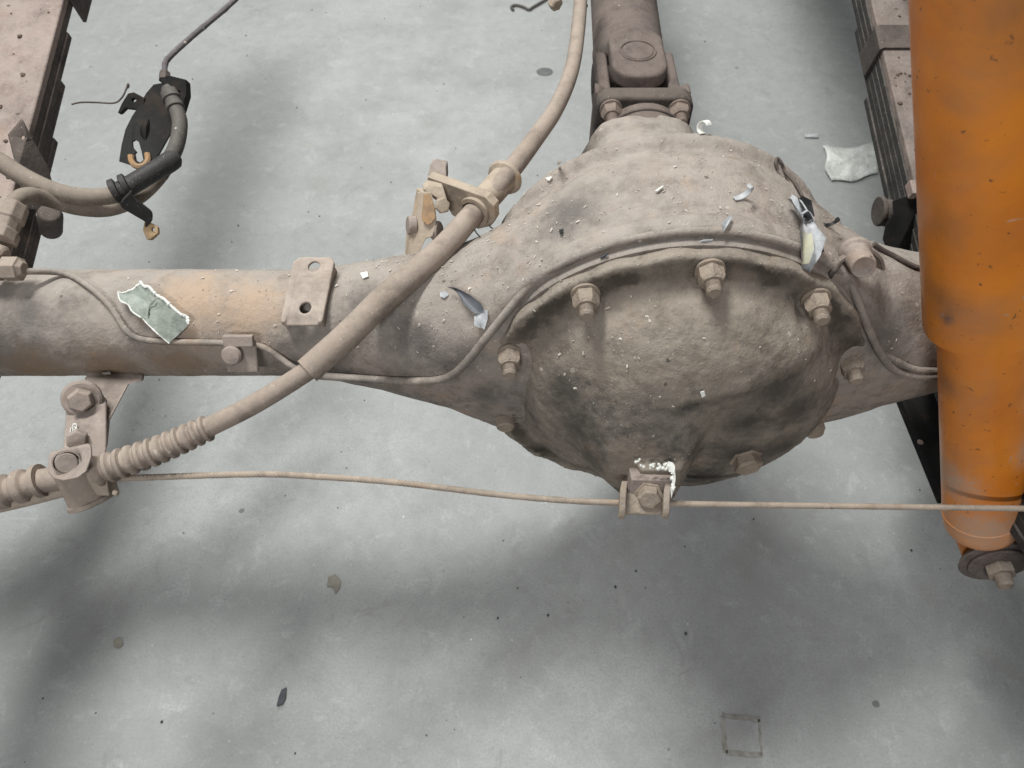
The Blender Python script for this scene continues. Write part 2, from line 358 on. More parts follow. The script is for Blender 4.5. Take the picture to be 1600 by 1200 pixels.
def make_floor():
    n = NT('worn_grey_concrete')
    n1 = n.noise(2.2, 6, 0.6, dist=0.5); n2 = n.noise(9, 6, 0.62); n3 = n.noise(45, 5, 0.65); n4 = n.noise(260, 3, 0.6)
    col = n.mix(n.ramp(n1, 0.32, 0.68), (0.288, 0.293, 0.291), (0.352, 0.358, 0.355))
    col = n.mix(n.ramp(n2, 0.50, 0.74, 0, 0.32), col, (0.215, 0.210, 0.195))
    col = n.mix(n.ramp(n.noise(4.5, 5, 0.6, dist=0.8), 0.58, 0.72, 0, 0.30), col, (0.275, 0.258, 0.232))
    col = n.mix(n.ramp(n.noise(5.5, 5, 0.55, dist=0.3), 0.57, 0.72, 0, 0.22), col, (0.44, 0.448, 0.462))
    col = n.mix(n.ramp(n3, 0.42, 0.70, 0, 0.38), col, (0.235, 0.237, 0.235))
    col = n.mix(n.ramp(n.noise(26, 8, 0.75, dist=0.6), 0.52, 0.68, 0, 0.42), col, (0.46, 0.466, 0.47))
    col = n.mix(n.ramp(n.noise(19, 8, 0.78, dist=0.8), 0.57, 0.70, 0, 0.50), col, (0.20, 0.195, 0.185))
    col = n.mix(n.ramp(n4, 0.57, 0.70, 0, 0.50), col, (0.20, 0.20, 0.195))
    col = n.mix(n.ramp(n.noise(330, 4, 0.75), 0.36, 0.64, -0.0, 0.45), col, (0.24, 0.242, 0.24))
    col = n.mix(n.ramp(n.noise(150, 4, 0.72), 0.62, 0.72, 0, 0.42), col, (0.55, 0.555, 0.55))
    ck = n.new('TexVoronoi', {'Vector': n.new('Mapping', {'Vector': n.P, 'Location': (0.3, 0.1, 0)}).outputs[0], 'Scale': 1.1}, feature='DISTANCE_TO_EDGE')
    ckd = n.math('ADD', ck.outputs['Distance'], n.math('MULTIPLY', n.math('SUBTRACT', n.noise(7, 5, 0.7), 0.5), 0.10))
    ckf = n.math('MULTIPLY', n.ramp(n.math('ABSOLUTE', ckd), 0.003, 0.0, 0, 0.16), n.ramp(n.noise(2.6, 3), 0.50, 0.60))
    col = n.mix(ckf, col, (0.13, 0.128, 0.12))
    # pits and small dark drips
    vo = n.new('TexVoronoi', {'Vector': n.P, 'Scale': 16.0}); 
    rv = n.new('SeparateColor', {'Color': vo.outputs['Color']})
    rad = n.ramp(rv.outputs[0], 0.84, 1.0, 0.0, 0.09, False)
    ds = n.math('SUBTRACT', n.math('ADD', vo.outputs['Distance'], n.math('MULTIPLY', n.noise(90, 3), 0.06)), 0.03)
    pit = n.ramp(n.math('SUBTRACT', rad, ds), 0.0, 0.02, 0, 0.75)
    col = n.mix(pit, col, n.mix(rv.outputs[1], (0.07, 0.07, 0.068), (0.24, 0.215, 0.18)))
    vo2 = n.new('TexVoronoi', {'Vector': n.P, 'Scale': 40.0}); rv2 = n.new('SeparateColor', {'Color': vo2.outputs['Color']})
    pit2 = n.ramp(n.math('SUBTRACT', n.ramp(rv2.outputs[0], 0.60, 1.0, -0.03, 0.075, False), vo2.outputs['Distance']), 0.0, 0.03, 0, 0.8)
    col = n.mix(pit2, col, n.mix(n.ramp(rv2.outputs[2], 0.6, 0.65), (0.055, 0.055, 0.055), (0.60, 0.61, 0.60)))
    # scratches: thin stretched noise along two directions
    for ang, sc_, s0 in ((0.6, 40, 0.0), (-0.5, 34, 3.1), (1.35, 46, 7.7)):
        mp = n.new('Mapping', {'Vector': n.P, 'Rotation': (0, 0, ang), 'Scale': (2.0, 60.0, 1.0), 'Location': (s0, s0, 0)})
        s_ = n.noise(1.6, 2, 0.4, vec=mp.outputs[0])
        gate = n.ramp(n.noise(3.3 + s0, 3), 0.5, 0.62)
        col = n.mix(n.math('MULTIPLY', n.ramp(s_, 0.72, 0.76, 0, 0.14), gate), col, (0.56, 0.57, 0.57))
    h = n.math('ADD', n.math('MULTIPLY', n3, 0.5), n.math('MULTIPLY', n4, 0.25))
    h = n.math('SUBTRACT', h, n.math('MULTIPLY', pit2, 0.4))
    return n.out(col, n.ramp(n2, 0.3, 0.7, 0.48, 0.68), n.bump(h, 0.22, 0.004), 0.35)
m_floor = make_floor()

# ------------------------------------------------------------------ iso-surface mesher for the castings
def smin(a, b, k):
    h = np.clip(0.5 + 0.5 * (b - a) / k, 0, 1)
    return b * (1 - h) + a * h - k * h * (1 - h)
def smax(a, b, k): return -smin(-a, -b, k)
def sstep(t): t = np.clip(t, 0, 1); return t * t * (3 - 2 * t)
def capsule(x, y, z, a, b, r, r2=None):
    ax, ay, az = a; bx, by, bz = b[0] - a[0], b[1] - a[1], b[2] - a[2]
    L2 = bx * bx + by * by + bz * bz
    t = np.clip(((x - ax) * bx + (y - ay) * by + (z - az) * bz) / L2, 0, 1)
    rr = r if r2 is None else r + (r2 - r) * t
    return np.sqrt((x - ax - t * bx) ** 2 + (y - ay - t * by) ** 2 + (z - az - t * bz) ** 2) - rr
def lump(x, y, z, f, s):
    return (np.sin(x * f + 1.3 + 2.1 * np.sin(y * f * 0.7 + s)) * np.sin(y * f * 1.1 + s) * np.sin(z * f * 0.93 + 0.7 + 1.7 * np.sin(x * f * 0.6)))
def surface_nets(fn, lo, hi, h):
    ax = [np.arange(lo[i], hi[i] + h, h) for i in range(3)]
    X, Y, Z = np.meshgrid(*ax, indexing='ij')
    V = fn(X, Y, Z)
    S = V < 0
    n0, n1, n2 = V.shape
    c = np.zeros((n0 - 1, n1 - 1, n2 - 1), int)
    for i in (0, 1):
        for j in (0, 1):
            for k in (0, 1): c += S[i:n0 - 1 + i, j:n1 - 1 + j, k:n2 - 1 + k]
    I, J, K = np.nonzero((c > 0) & (c < 8))
    idx = -np.ones(c.shape, int); idx[I, J, K] = np.arange(len(I))
    acc = np.zeros((len(I), 3)); cnt = np.zeros(len(I))
    cor = [(i, j, k) for i in (0, 1) for j in (0, 1) for k in (0, 1)]
    for a in cor:
        for b in cor:
            if sum(b) - sum(a) == 1 and all(b[q] >= a[q] for q in range(3)):
                va = V[I + a[0], J + a[1], K + a[2]]; vb = V[I + b[0], J + b[1], K + b[2]]
                m = (va < 0) != (vb < 0)
                t = np.where(m, va / np.where(m, va - vb, 1), 0)
                for q in range(3): acc[:, q] += np.where(m, a[q] + t * (b[q] - a[q]), 0)
                cnt += m
    P = acc / cnt[:, None] + np.stack([I, J, K], 1)
    P = P * h + np.array(lo)
    for _ in range(2):                                # settle the points on the surface
        e = h * 0.2
        v = fn(*P.T)
        g = np.stack([fn(*(P + e * np.eye(3)[q]).T) - fn(*(P - e * np.eye(3)[q]).T) for q in range(3)], 1) / (2 * e)
        st = np.clip(v / np.maximum((g ** 2).sum(1), 0.05), -h * 0.5, h * 0.5)
        P -= st[:, None] * g
    F = []
    for q in range(3):
        a = [slice(None)] * 3; b = [slice(None)] * 3
        a[q] = slice(0, V.shape[q] - 1); b[q] = slice(1, V.shape[q])
        E = S[tuple(a)] != S[tuple(b)]
        ii = np.array(np.nonzero(E)).T
        o1, o2 = [(1, 2), (2, 0), (0, 1)][q]
        ok = (ii[:, o1] > 0) & (ii[:, o2] > 0) & (ii[:, o1] < V.shape[o1] - 1) & (ii[:, o2] < V.shape[o2] - 1)
        ii = ii[ok]
        u = np.eye(3, dtype=int)[o1]; w_ = np.eye(3, dtype=int)[o2]
        quad = np.stack([idx[tuple((ii - u - w_).T)], idx[tuple((ii - w_).T)], idx[tuple(ii.T)], idx[tuple((ii - u).T)]], 1)
        flip = ~S[tuple(ii.T)]
        quad[flip] = quad[flip][:, ::-1]
        F.append(quad)
    F = np.concatenate(F)
    F = F[(F >= 0).all(1)]
    return P, F
def iso_part(name, fn, lo, hi, h, mat, parent, ang=180):
    P, F = surface_nets(fn, lo, hi, h)
    me = bpy.data.meshes.new(name)
    o = ORG[parent.name]
    me.from_pydata((P - np.array(o)).tolist(), [], F.tolist())
    me.materials.append(mat)
    for p in me.polygons: p.use_smooth = True
    if ang < 180: me.set_sharp_from_angle(angle=R(ang))
    ob = link(name, me, parent)
    bv = BVHTree.FromPolygons([Vector(p) for p in P], F.tolist())
    return ob, bv

# ================================================================== floor
m = M()
NX = 12
m.add([(-6, -4, 0), (6, -4, 0), (6, 8, 0), (-6, 8, 0)], [[0, 1, 2, 3]])
floor = link('floor', m.mesh('floor', m_floor))
floor['kind'] = 'structure'; floor['label'] = 'worn grey concrete workshop floor with stains and scratches'

# ================================================================== rear axle
CX, CY, CZ = 0.143, -0.055, 0.406
axle = thing('rear_axle', 'dusty brown rear axle with a big round bolted differential cover', 'axle', (CX, 0, 0.23))
LY = np.array([-0.043, 0.0, 0.045, 0.075, 0.105, 0.135, 0.165, 0.19, 0.215, 0.245])
LR = np.array([0.170, 0.172, 0.170, 0.156, 0.136, 0.113, 0.092, 0.078, 0.072, 0.068])
def f_housing(x, y, z):
    q = x - CX
    s = sstep((0.36 - np.abs(q)) / 0.25)
    ry = 0.050 + 0.028 * s; rz = 0.050 + 0.050 * s
    zc = 0.42 + (CZ + 0.004 - 0.42) * s
    yc = -0.004 * s
    e = np.sqrt(((y - yc) / ry) ** 2 + ((z - zc) / rz) ** 2) - 1
    d = e * np.minimum(ry, rz)
    rho = np.sqrt(q * q + (z - CZ) ** 2)
    r = np.interp(y, LY, LR)
    la = (rho - r) * 0.88
    la = smax(la, -(y + 0.043), 0.006); la = smax(la, y - 0.245, 0.006)
    d = smin(d, la, 0.040)
    bxq = np.sqrt(np.maximum(np.abs(q) - 0.034, 0) ** 2 + np.maximum(np.abs(z - CZ) - 0.048, 0) ** 2) - 0.016
    d = smin(d, smax(bxq, np.abs(y - 0.195) - 0.048, 0.006), 0.016)
    # raised lip round the cover face and a second ring on the forward half of the casting
    d = smin(d, smax(np.abs(rho - 0.168) - 0.009, np.abs(y + 0.040) - 0.009, 0.005), 0.010)
    d = smin(d, smax(np.abs(rho - 0.150) - 0.016, np.abs(y - 0.078) - 0.007, 0.006), 0.012)
    # casting ribs on the lower left web, boss for the breather on the right
    d = smin(d, capsule(x, y, z, (-0.085, -0.056, 0.405), (-0.030, -0.064, 0.436), 0.006, 0.010), 0.016)
    d = smin(d, capsule(x, y, z, (0.285, 0.0, 0.50), (0.285, -0.03, 0.492), 0.016), 0.02)
    d = d + 0.0005 * lump(x, y, z, 95, 0.4) + 0.0004 * lump(x, y, z, 210, 2.0)
    return d
housing, bv_house = iso_part('axle_housing', f_housing, (-0.74, -0.10, 0.215), (0.66, 0.26, 0.60), 0.0042, m_axle, axle)

# flange ring between housing and cover (the greasy studded face)
m = M()
m.lathe((CX, CY + 0.014, CZ), (0, -1, 0), [(-0.004, 0.120), (-0.004, 0.1680), (0.0, 0.1688), (0.012, 0.1688), (0.0145, 0.1675), (0.0145, 0.120)], 96, caps=False)
part('cover_gasket', m, m_axle, axle)

def prof_noise(u, v): return 0.0022 * np.sin(u * 61 + 1.2 * np.sin(v * 45)) * np.sin(v * 53 + 0.6)
STUDS = []
for k in range(10):
    a_ = R(1.7 + (36.0 if k > 5 else 35.6) * (k - 3)); STUDS.append((0.1545 * math.sin(a_), 0.1545 * math.cos(a_)))
def f_cover(x, y, z):
    u = x - CX; v = z - CZ; dd = -(y - CY)
    rho = np.sqrt(u * u + v * v) + 1e-9
    el = -0.080 + 0.045 * sstep((0.0 - v) / 0.11) + 0.018 * sstep((v - 0.03) / 0.09)              # left edge of the ridge
    er = 0.014 - 0.008 * sstep((0.0 - v) / 0.10) + 0.14 * sstep((v - 0.058) / 0.055)
    ml = sstep((u - el + 0.022) / 0.046); wm = 0.027 + 0.060 * sstep((v - 0.015) / 0.06); mr = sstep((er - u + wm * 0.5) / wm)
    ridge = ml * mr
    right = 1 - mr
    Dp = 0.056 + 0.012 * (1 - ml) + ridge * (0.024 + 0.020 * sstep((0.100 - v) / 0.13)) + 0.015 * right * sstep((u + 0.02) / 0.06)
    rdm = np.sqrt((u - 0.006) ** 2 + (v + 0.003) ** 2) + 1e-9
    Rr = 0.1435 - 0.004 * sstep(-v / 0.10)
    g = ((rdm / Rr) ** 2.9 + (np.maximum(dd, 0) / Dp) ** 2.3) ** (1 / 2.5) - 1
    d = g * 0.075
    d = np.where(dd < 0, np.maximum(d, (rdm - Rr)), d)
    fl = smax(rho - 0.1675 - 0.0012 * np.sin(np.arctan2(v, u) * 23), np.abs(dd - 0.007) - 0.006, 0.004)
    d = smin(d, fl, 0.012)
    for su, sv in STUDS:                                       # spot faces under the nuts
        cylr = np.sqrt((u - su) ** 2 + (v - sv) ** 2) - 0.0158
        d = smax(d, -np.maximum(cylr, 0.0128 - dd), 0.004)
    pb = np.maximum(np.maximum(np.abs(u + 0.019) - 0.017, np.abs(v + 0.020) - 0.030), np.abs(dd - 0.080) - 0.022)
    d = smin(d, pb, 0.007)
    d = d + 0.00028 * lump(x, y, z, 190, 1.0) + 0.00035 * lump(x, y, z, 460, 0.3)
    return d
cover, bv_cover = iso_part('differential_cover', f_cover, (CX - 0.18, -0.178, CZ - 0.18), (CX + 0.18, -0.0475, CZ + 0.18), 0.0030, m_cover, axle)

# caked grease on the studded face between dome and rim
def grease_ring(mat, color):
    t = mat.node_tree; bs = t.nodes['Principled BSDF']; src = bs.inputs['Base Color'].links[0].from_socket
    N = lambda k: t.nodes.new('ShaderNode' + k)
    geo = N('NewGeometry'); sep = N('SeparateXYZ'); t.links.new(geo.outputs['Position'], sep.inputs[0])
    def mth(op, a_, b_=0.0):
        n = N('Math'); n.operation = op
        for i, v in enumerate((a_, b_)):
            if isinstance(v, bpy.types.NodeSocket): t.links.new(v, n.inputs[i])
            else: n.inputs[i].default_value = v
        return n.outputs[0]
    def rng_(v, lo, hi, a_, b_):
        n = N('MapRange'); n.interpolation_type = 'SMOOTHSTEP'; t.links.new(v, n.inputs[0])
        for i, q in enumerate((lo, hi, a_, b_)): n.inputs[i + 1].default_value = q
        return n.outputs[0]
    dx = mth('SUBTRACT', sep.outputs[0], CX); dz_ = mth('SUBTRACT', sep.outputs[2], CZ)
    rho = mth('SQRT', mth('ADD', mth('MULTIPLY', dx, dx), mth('MULTIPLY', dz_, dz_)))
    nz = N('TexNoise'); nz.inputs['Scale'].default_value = 55; nz.inputs['Detail'].default_value = 7; nz.inputs['Roughness'].default_value = 0.72
    t.links.new(geo.outputs['Position'], nz.inputs['Vector'])
    rj = mth('ADD', rho, mth('MULTIPLY', mth('SUBTRACT', nz.outputs['Fac'], 0.5), 0.030))
    f = mth('MULTIPLY', rng_(rj, 0.1425, 0.1520, 0, 1), rng_(rj, 0.1600, 0.1660, 1, 0))
    f = mth('MULTIPLY', f, rng_(sep.outputs[1], CY - 0.034, CY - 0.018, 0, 1))
    n2 = N('TexNoise'); n2.inputs['Scale'].default_value = 28; n2.inputs['Detail'].default_value = 6; t.links.new(geo.outputs['Position'], n2.inputs['Vector'])
    f = mth('MULTIPLY', f, rng_(n2.outputs['Fac'], 0.36, 0.60, 0.25, 0.85))
    mix = N('Mix'); mix.data_type = 'RGBA'; t.links.new(f, mix.inputs[0]); t.links.new(src, mix.inputs[6]); mix.inputs[7].default_value = (*color, 1)
    t.links.new(mix.outputs[2], bs.inputs['Base Color'])
grease_ring(m_cover, (0.050, 0.040, 0.031))
def hit(px, py, which=None):
    dirv = (D(px, py, 1) - CAM).normalized(); best = None
    for b in (which or (bv_house, bv_cover)):
        r = b.ray_cast(CAM, dirv)
        if r[0] is not None and (best is None or r[3] < best[3]): best = r
    if best is None: return None, None
    nn = best[1]
    if nn.dot(dirv) > 0: nn = -nn
    return best[0], nn

def H(px, py): return hit(px, py)[0] or D(px, py, 0.67)
add_stain_shade(m_cover, [(H(1210, 610), 0.050), (H(1245, 640), 0.045), (H(1170, 660), 0.045), (H(1150, 710), 0.050), (H(1215, 700), 0.045), (H(1100, 745), 0.030)], (0.045, 0.038, 0.033), 0.6, 0.82, 95, 0.85)
add_stain_shade(m_cover, [(H(880, 610), 0.040), (H(905, 665), 0.038), (H(925, 715), 0.030)], (0.060, 0.053, 0.047), 0.6, 0.72, 95, 0.85)  # left recess: grease together with the recess's shadow, painted as colour
add_stain_shade(m_axle, [(H(300, 470), 0.07), (H(390, 480), 0.06)], (0.44, 0.315, 0.225), 0.55, 0.75, 45)
add_stain_shade(m_axle, [(H(0, 540), 0.085), (H(30, 570), 0.05), (H(45, 490), 0.035), (H(730, 560), 0.030), (H(700, 570), 0.030), (H(650, 530), 0.035), (H(760, 620), 0.030), (H(570, 470), 0.035), (H(890, 330), 0.05), (H(1390, 520), 0.05)], (0.085, 0.078, 0.072), 0.6, 0.7, 60)
add_stain_shade(m_axle, [(H(60, 578), 0.05), (H(170, 575), 0.05), (H(280, 570), 0.05)], (0.21, 0.145, 0.095), 0.5, 0.8, 60)
# studs with nuts: one mesh each for washer+nut and for the stud, shared by all
def nut_mesh(name, mat, r=0.0099, h=0.0125):
    q = M()
    q.lathe((0, 0, 0), (0, 0, 1), [(0, r * 1.16), (0.0020, r * 1.16), (0.0024, r * 1.08)], 28)
    q.lathe((0, 0, 0.0022), (0, 0, 1), [(0, r * 0.98), (0.0008, r * 1.06), (h - 0.0034, r * 1.06), (h - 0.001, r * 0.93), (h, r * 0.80)], 6)
    q.lathe((0, 0, 0.0022 + h), (0, 0, 1), [(-0.001, r * 0.83), (0.0002, r * 0.80)], 20)
    return q.mesh(name, mat, ang=30)
def stud_mesh(name, mat, r=0.0063, l=0.0245):
    q = M(); pr = []
    k = 0; t = 0.010
    while t < l - 0.003:
        pr += [(t, r), (t + 0.0006, r * 0.90)]; t += 0.0012
    pr += [(l - 0.0018, r), (l, r * 0.72)]
    q.lathe((0, 0, 0), (0, 0, 1), pr, 18)
    return q.mesh(name, mat, ang=40)
me_nut = nut_mesh('nut', m_nut); me_stud = stud_mesh('stud', m_nut)
for k in range(7):
    a = R(1.7 + 36.0 * (k - 3)) if k > 5 else R(1.7 + 35.6 * (k - 3))
    p = Vector((CX + 0.1545 * math.sin(a), CY - 0.0125, CZ + 0.1545 * math.cos(a)))
    mw = zmat(p, (0, -1, 0), random.uniform(0, 1))
    if k == 0:
        q_ = M(); pr_ = [(0.0, 0.0088)]
        for t_ in range(13): pr_ += [(0.001 + t_ * 0.0013, 0.0088), (0.0017 + t_ * 0.0013, 0.0078)]
        q_.lathe((0, 0, 0), (0, 0, 1), pr_ + [(0.0185, 0.0084), (0.0200, 0.0066)], 20)
        link('stud', q_.mesh('stud', m_nut, ang=40), cover, zmat(p + Vector((0, 0.004, 0)), (0, -1, 0)), label='bare threaded stud without its nut')
        continue
    link('nut', me_nut, cover, mw)
    if k < 6: link('stud', me_stud, cover, mw)

# drain plug on the dark right bulge
p, nn = hit(1165, 716, (bv_cover,))
m = M(); m.lathe(p - nn * 0.004, nn, [(0, 0.0150), (0.005, 0.0150), (0.0052, 0.0128), (0.014, 0.0128), (0.0155, 0.0112)], 6, rot=0.4)
part('drain_plug', m, m_nut, cover, bevel=0.0006)

# cable bracket under the ridge (pad, block, bolt, wrapped saddle)
sad = axle
c0 = D(1014, 748, 0.655)
ex = Vector((1, 0.0, -0.03)).normalized(); ey = Vector((0, 0.35, 1)).normalized(); ez = ex.cross(ey).normalized()
if ez.y > 0: ez = -ez
m = M(); m.box(c0, ex * 0.0175, ey * 0.0100, ez * 0.0125)
part('bracket_block', m, m_brkt, cover, bevel=0.0012)
m = M()
cs = D(1005, 788, 0.645)
fq = (CAM - cs).normalized()
m.plate([[D(971, 768, 0.648), D(1042, 768, 0.648), D(1040, 792, 0.643), D(1031, 805, 0.643), D(975, 804, 0.643), D(969, 795, 0.643)]], -fq * 0.022)
part('saddle_plate', m, m_nut, cover, bevel=0.0016)
for px in (972, 1040):
    m = M(); m.band(catmull([D(px + 3, 758, 0.648), D(px, 775, 0.6405), D(px - 1, 795, 0.6395), D(px - 2, 802, 0.643)], 4), ex * 0.0026, 0.006)
    part('saddle_cheek', m, m_nut, cover, bevel=0.0008)
bn = (CAM - cs).normalized() + Vector((0, -0.5, -0.35))
m = M(); m.lathe(D(1014, 772, 0.646), bn, [(0, 0.0125), (0.002, 0.0125), (0.002, 0.0098), (0.0085, 0.0098), (0.010, 0.0085)], 6)
part('bolt', m, m_nut, cover, bevel=0.0005)
# crumbly white paint left round the block
m = M()
for k in range(46):
    t = random.random()
    if k < 30: q = D(993 + 55 * t, 729 + random.uniform(-4, 4) - (10 * (t < 0.12)), 0.633)
    else: q = D(1050 + random.uniform(-2, 2), 732 + 34 * t, 0.634)
    r = random.uniform(0.0008, 0.0022)
    m.lathe(q, (random.uniform(-1, 1), random.uniform(-1, 1), 1), [(0, r * 0.4), (r * 0.5, r), (r * 1.2, r * 0.6)], 5)
part('white_residue', m, m_white, cover, ang=20)
m = M(); m.band(catmull([D(1044, 729, 0.632), D(1053, 733, 0.631), D(1053, 752, 0.632), D(1049, 770, 0.636)], 5), Vector((0.0005, -0.003, -0.003)), 0.0008)
part('peeled_strip', m, m_white, cover)

# breather boss plug on the right shoulder
pa, pb = D(1335, 392, 0.612), D(1350, 418, 0.590)
m = M(); m.lathe(pa, pb - pa, [(0, 0.0125), (0.004, 0.0125), (0.006, 0.0102), ((pb - pa).length - 0.002, 0.0098), ((pb - pa).length, 0.0088), ((pb - pa).length - 0.001, 0.0068)], 24)
part('breather_plug', m, m_brkt, axle, bevel=0.0006)
m = M(); m.band(catmull([D(1300, 412, 0.618), D(1325, 392, 0.605), D(1352, 386, 0.603), D(1372, 400, 0.612), D(1378, 418, 0.625)], 6), Vector((0.0, -0.006, 0.004)), 0.0022)
part('plug_clip', m, m_brkt, axle)

# channel bracket with two holes on the left tube
bn = Vector((0, -0.34, 0.94)); bl = Vector((0, 0.94, 0.34)); bx = Vector((1, 0, 0))
bc = D(481, 453, 0.672)
def circ(c, u, v, r, n=18): return [c + r * (math.cos(2 * math.pi * k / n) * u + math.sin(2 * math.pi * k / n) * v) for k in range(n)]
def f_chan(x, y, z):
    dx, dy, dz_ = x - bc.x, y - bc.y, z - bc.z
    a = dx; b = dy * bl.y + dz_ * bl.z; c = dy * bn.y + dz_ * bn.z
    a = a - 0.12 * b
    hw, hl = 0.0175, 0.0315
    c2 = c + 0.004 * sstep((-b - 0.018) / 0.016)                     # lower lip curls down
    qx = np.abs(a) - (hw - 0.006); qy = np.abs(b) - (hl - 0.006)
    o2 = np.sqrt(np.maximum(qx, 0) ** 2 + np.maximum(qy, 0) ** 2) + np.minimum(np.maximum(qx, qy), 0) - 0.006
    pl = smax(o2, np.abs(c2 + 0.0018) - 0.0018, 0.0012)
    side = smax(np.abs(np.abs(a) - (hw - 0.0017)) - 0.0017, np.maximum(np.abs(b + 0.002) - (hl - 0.004), np.abs(c + 0.014) - 0.0135), 0.0012)
    d = smin(pl, side, 0.003)
    for hb_ in (0.0220, -0.0165):
        d = smax(d, 0.0050 - np.sqrt((a - 0.001) ** 2 + (b - hb_) ** 2), 0.0012)
    return d + 0.0002 * lump(x, y, z, 260, 0.2)
iso_part('channel_bracket', f_chan, (bc.x - 0.028, bc.y - 0.045, bc.z - 0.040), (bc.x + 0.028, bc.y + 0.040, bc.z + 0.020), 0.0011, m_chan, axle)

# pipe clip with bolt head on the tube
m = M()
ca = D(378, 556, 0.676); ns = Vector((0, -0.80, 0.60)); cl = Vector((0, 0.60, 0.80))
m.box(ca, bx * 0.0135, cl * 0.0150, ns * 0.0018)
m.box(ca + cl * 0.0145 + ns * 0.004, bx * 0.0130, cl * 0.0052, ns * 0.0030)
part('pipe_clip', m, m_brkt, axle, bevel=0.0012)
m = M(); m.lathe(D(365, 553, 0.674), ns, [(0, 0.0088), (0.006, 0.0088), (0.0082, 0.0072), (0.0088, 0.004)], 24)
part('clip_bolt', m, m_brkt, axle)

# hanger plate welded under the left tube, carrying the bellcrank
m = M()
hp = [D(140, 580, 0.715), D(222, 588, 0.715), D(221, 597, 0.712), D(200, 600, 0.708), D(168, 660, 0.672), D(164, 700, 0.655), D(120, 700, 0.66), D(118, 640, 0.69), D(132, 592, 0.712)]
m.plate([hp], Vector((0, 0.005, -0.003)))
part('hanger_plate', m, m_brkt, axle, bevel=0.0008)

# ================================================================== propeller shaft
SX = 0.1465; SZ = 0.430
shaft = thing('propeller_shaft', 'brown propeller shaft with universal joint entering the differential from above', 'drive shaft', (SX, 0.26, 0.35))
m = M()
m.lathe((SX, 0.412, SZ), (0.035, 1, 0), [(0, 0.0435), (0.002, 0.0440), (1.2, 0.0440)], 48)
part('shaft_tube', m, m_shaft, shaft)
# yoke: block swelling to two ears, the upper ear shows its bearing cap
def f_yoke(x, y, z):
    u = x - SX; v = z - SZ; t = y - 0.425
    body = smax(np.sqrt(u * u + v * v) - 0.0445, np.abs(t + 0.005) - 0.028, 0.008)
    ear = np.sqrt(np.maximum(np.abs(u) - 0.006 - 0.10 * np.clip(t + 0.040, 0, 0.06), 0) ** 2 + np.maximum(np.abs(t + 0.060) - 0.023, 0) ** 2) - 0.026
    ears = smax(ear, np.abs(np.abs(v) - 0.0375) - 0.0095, 0.005)
    return smin(body, ears, 0.012)
iso_part('yoke', f_yoke, (SX - 0.06, 0.295, SZ - 0.06), (SX + 0.06, 0.47, SZ + 0.06), 0.0025, m_shaft, shaft)
m = M(); m.lathe((SX, 0.366, SZ + 0.0462), (0, 0, 1), [(0, 0.0190), (0.0012, 0.0180), (0.0020, 0.0172), (0.0022, 0.0)], 32, caps=False)
m.lathe((SX, 0.366, SZ + 0.0462), (0, 0, 1), [(0.0, 0.0196), (0.0022, 0.0200), (0.0022, 0.0212), (0.0, 0.0222)], 32, caps=False)
part('bearing_cap', m, m_shaft, shaft)
m = M(); m.cyl((SX - 0.048, 0.385, SZ), (SX + 0.048, 0.385, SZ), 0.0175, n=28); m.cyl((SX, 0.385, SZ - 0.035), (SX, 0.385, SZ + 0.035), 0.017, n=28)
m.cyl((SX, 0.360, SZ), (SX, 0.41, SZ), 0.022, n=28)
part('cross_joint', m, m_shaftdark, shaft)
# flange yoke with side ears
def f_fy(x, y, z):
    u = x - SX; v = z - SZ; t = y - 0.302
    pl = np.maximum(np.abs(u) - 0.0535, np.abs(v) - 0.040 - 0.014 * sstep((np.abs(u) - 0.028) / 0.025) + 0.012)
    pl = smax(pl, np.abs(t) - 0.010, 0.004)
    e = np.sqrt(np.maximum(np.abs(v) - 0.008, 0) ** 2 + np.maximum(np.abs(t - 0.046) - 0.038, 0) ** 2) - 0.022
    e = smax(e, np.abs(np.abs(u) - 0.0400) - 0.007, 0.004)
    return smin(pl, e, 0.010)
iso_part('flange_yoke', f_fy, (SX - 0.075, 0.280, SZ - 0.06), (SX + 0.075, 0.43, SZ + 0.06), 0.0028, m_shaft, shaft)
def f_cf(x, y, z):
    u = x - SX; v = z - SZ; t = y - 0.280
    k = 0.010
    pl = np.maximum(np.abs(u) - 0.0535, np.abs(v) - 0.050); pl = smax(pl, (np.abs(u) + np.abs(v)) - 0.094, 0.004)
    pl = smax(pl, np.abs(t) - 0.0105, 0.003)
    hub = smax(np.sqrt(u * u + v * v) - 0.040, np.abs(t + 0.02) - 0.035, 0.004)
    return smin(pl, hub, 0.006)
iso_part('companion_flange', f_cf, (SX - 0.075, 0.235, SZ - 0.062), (SX + 0.075, 0.315, SZ + 0.062), 0.0028, m_shaftdark, shaft)
m = M(); m.lathe((SX, 0.256, SZ - 0.004), (0, -1, 0), [(-0.008, 0.036), (0, 0.0505), (0.002, 0.0525), (0.0045, 0.0525), (0.0055, 0.0505), (0.005, 0.044)], 64, caps=False)
part('dust_ring', m, m_shaftdark, shaft)
m = M(); m.lathe((SX, 0.265, SZ), (0, -1, 0), [(0, 0.047), (0.026, 0.047)], 48)
part('oil_seal', m, m_shaft, shaft)
m_fn = dusty('brown_flange_nut', (0.20, 0.155, 0.13), (0.16, 0.128, 0.11), (0.05, 0.045, 0.04), 0.3, 30, 0.4, 320, None, 0, (0.29, 0.23, 0.195), 0.6)
me_fnut = nut_mesh('flange_nut', m_fn, 0.0108, 0.012); me_fst = stud_mesh('flange_bolt', m_fn, 0.0066, 0.025)
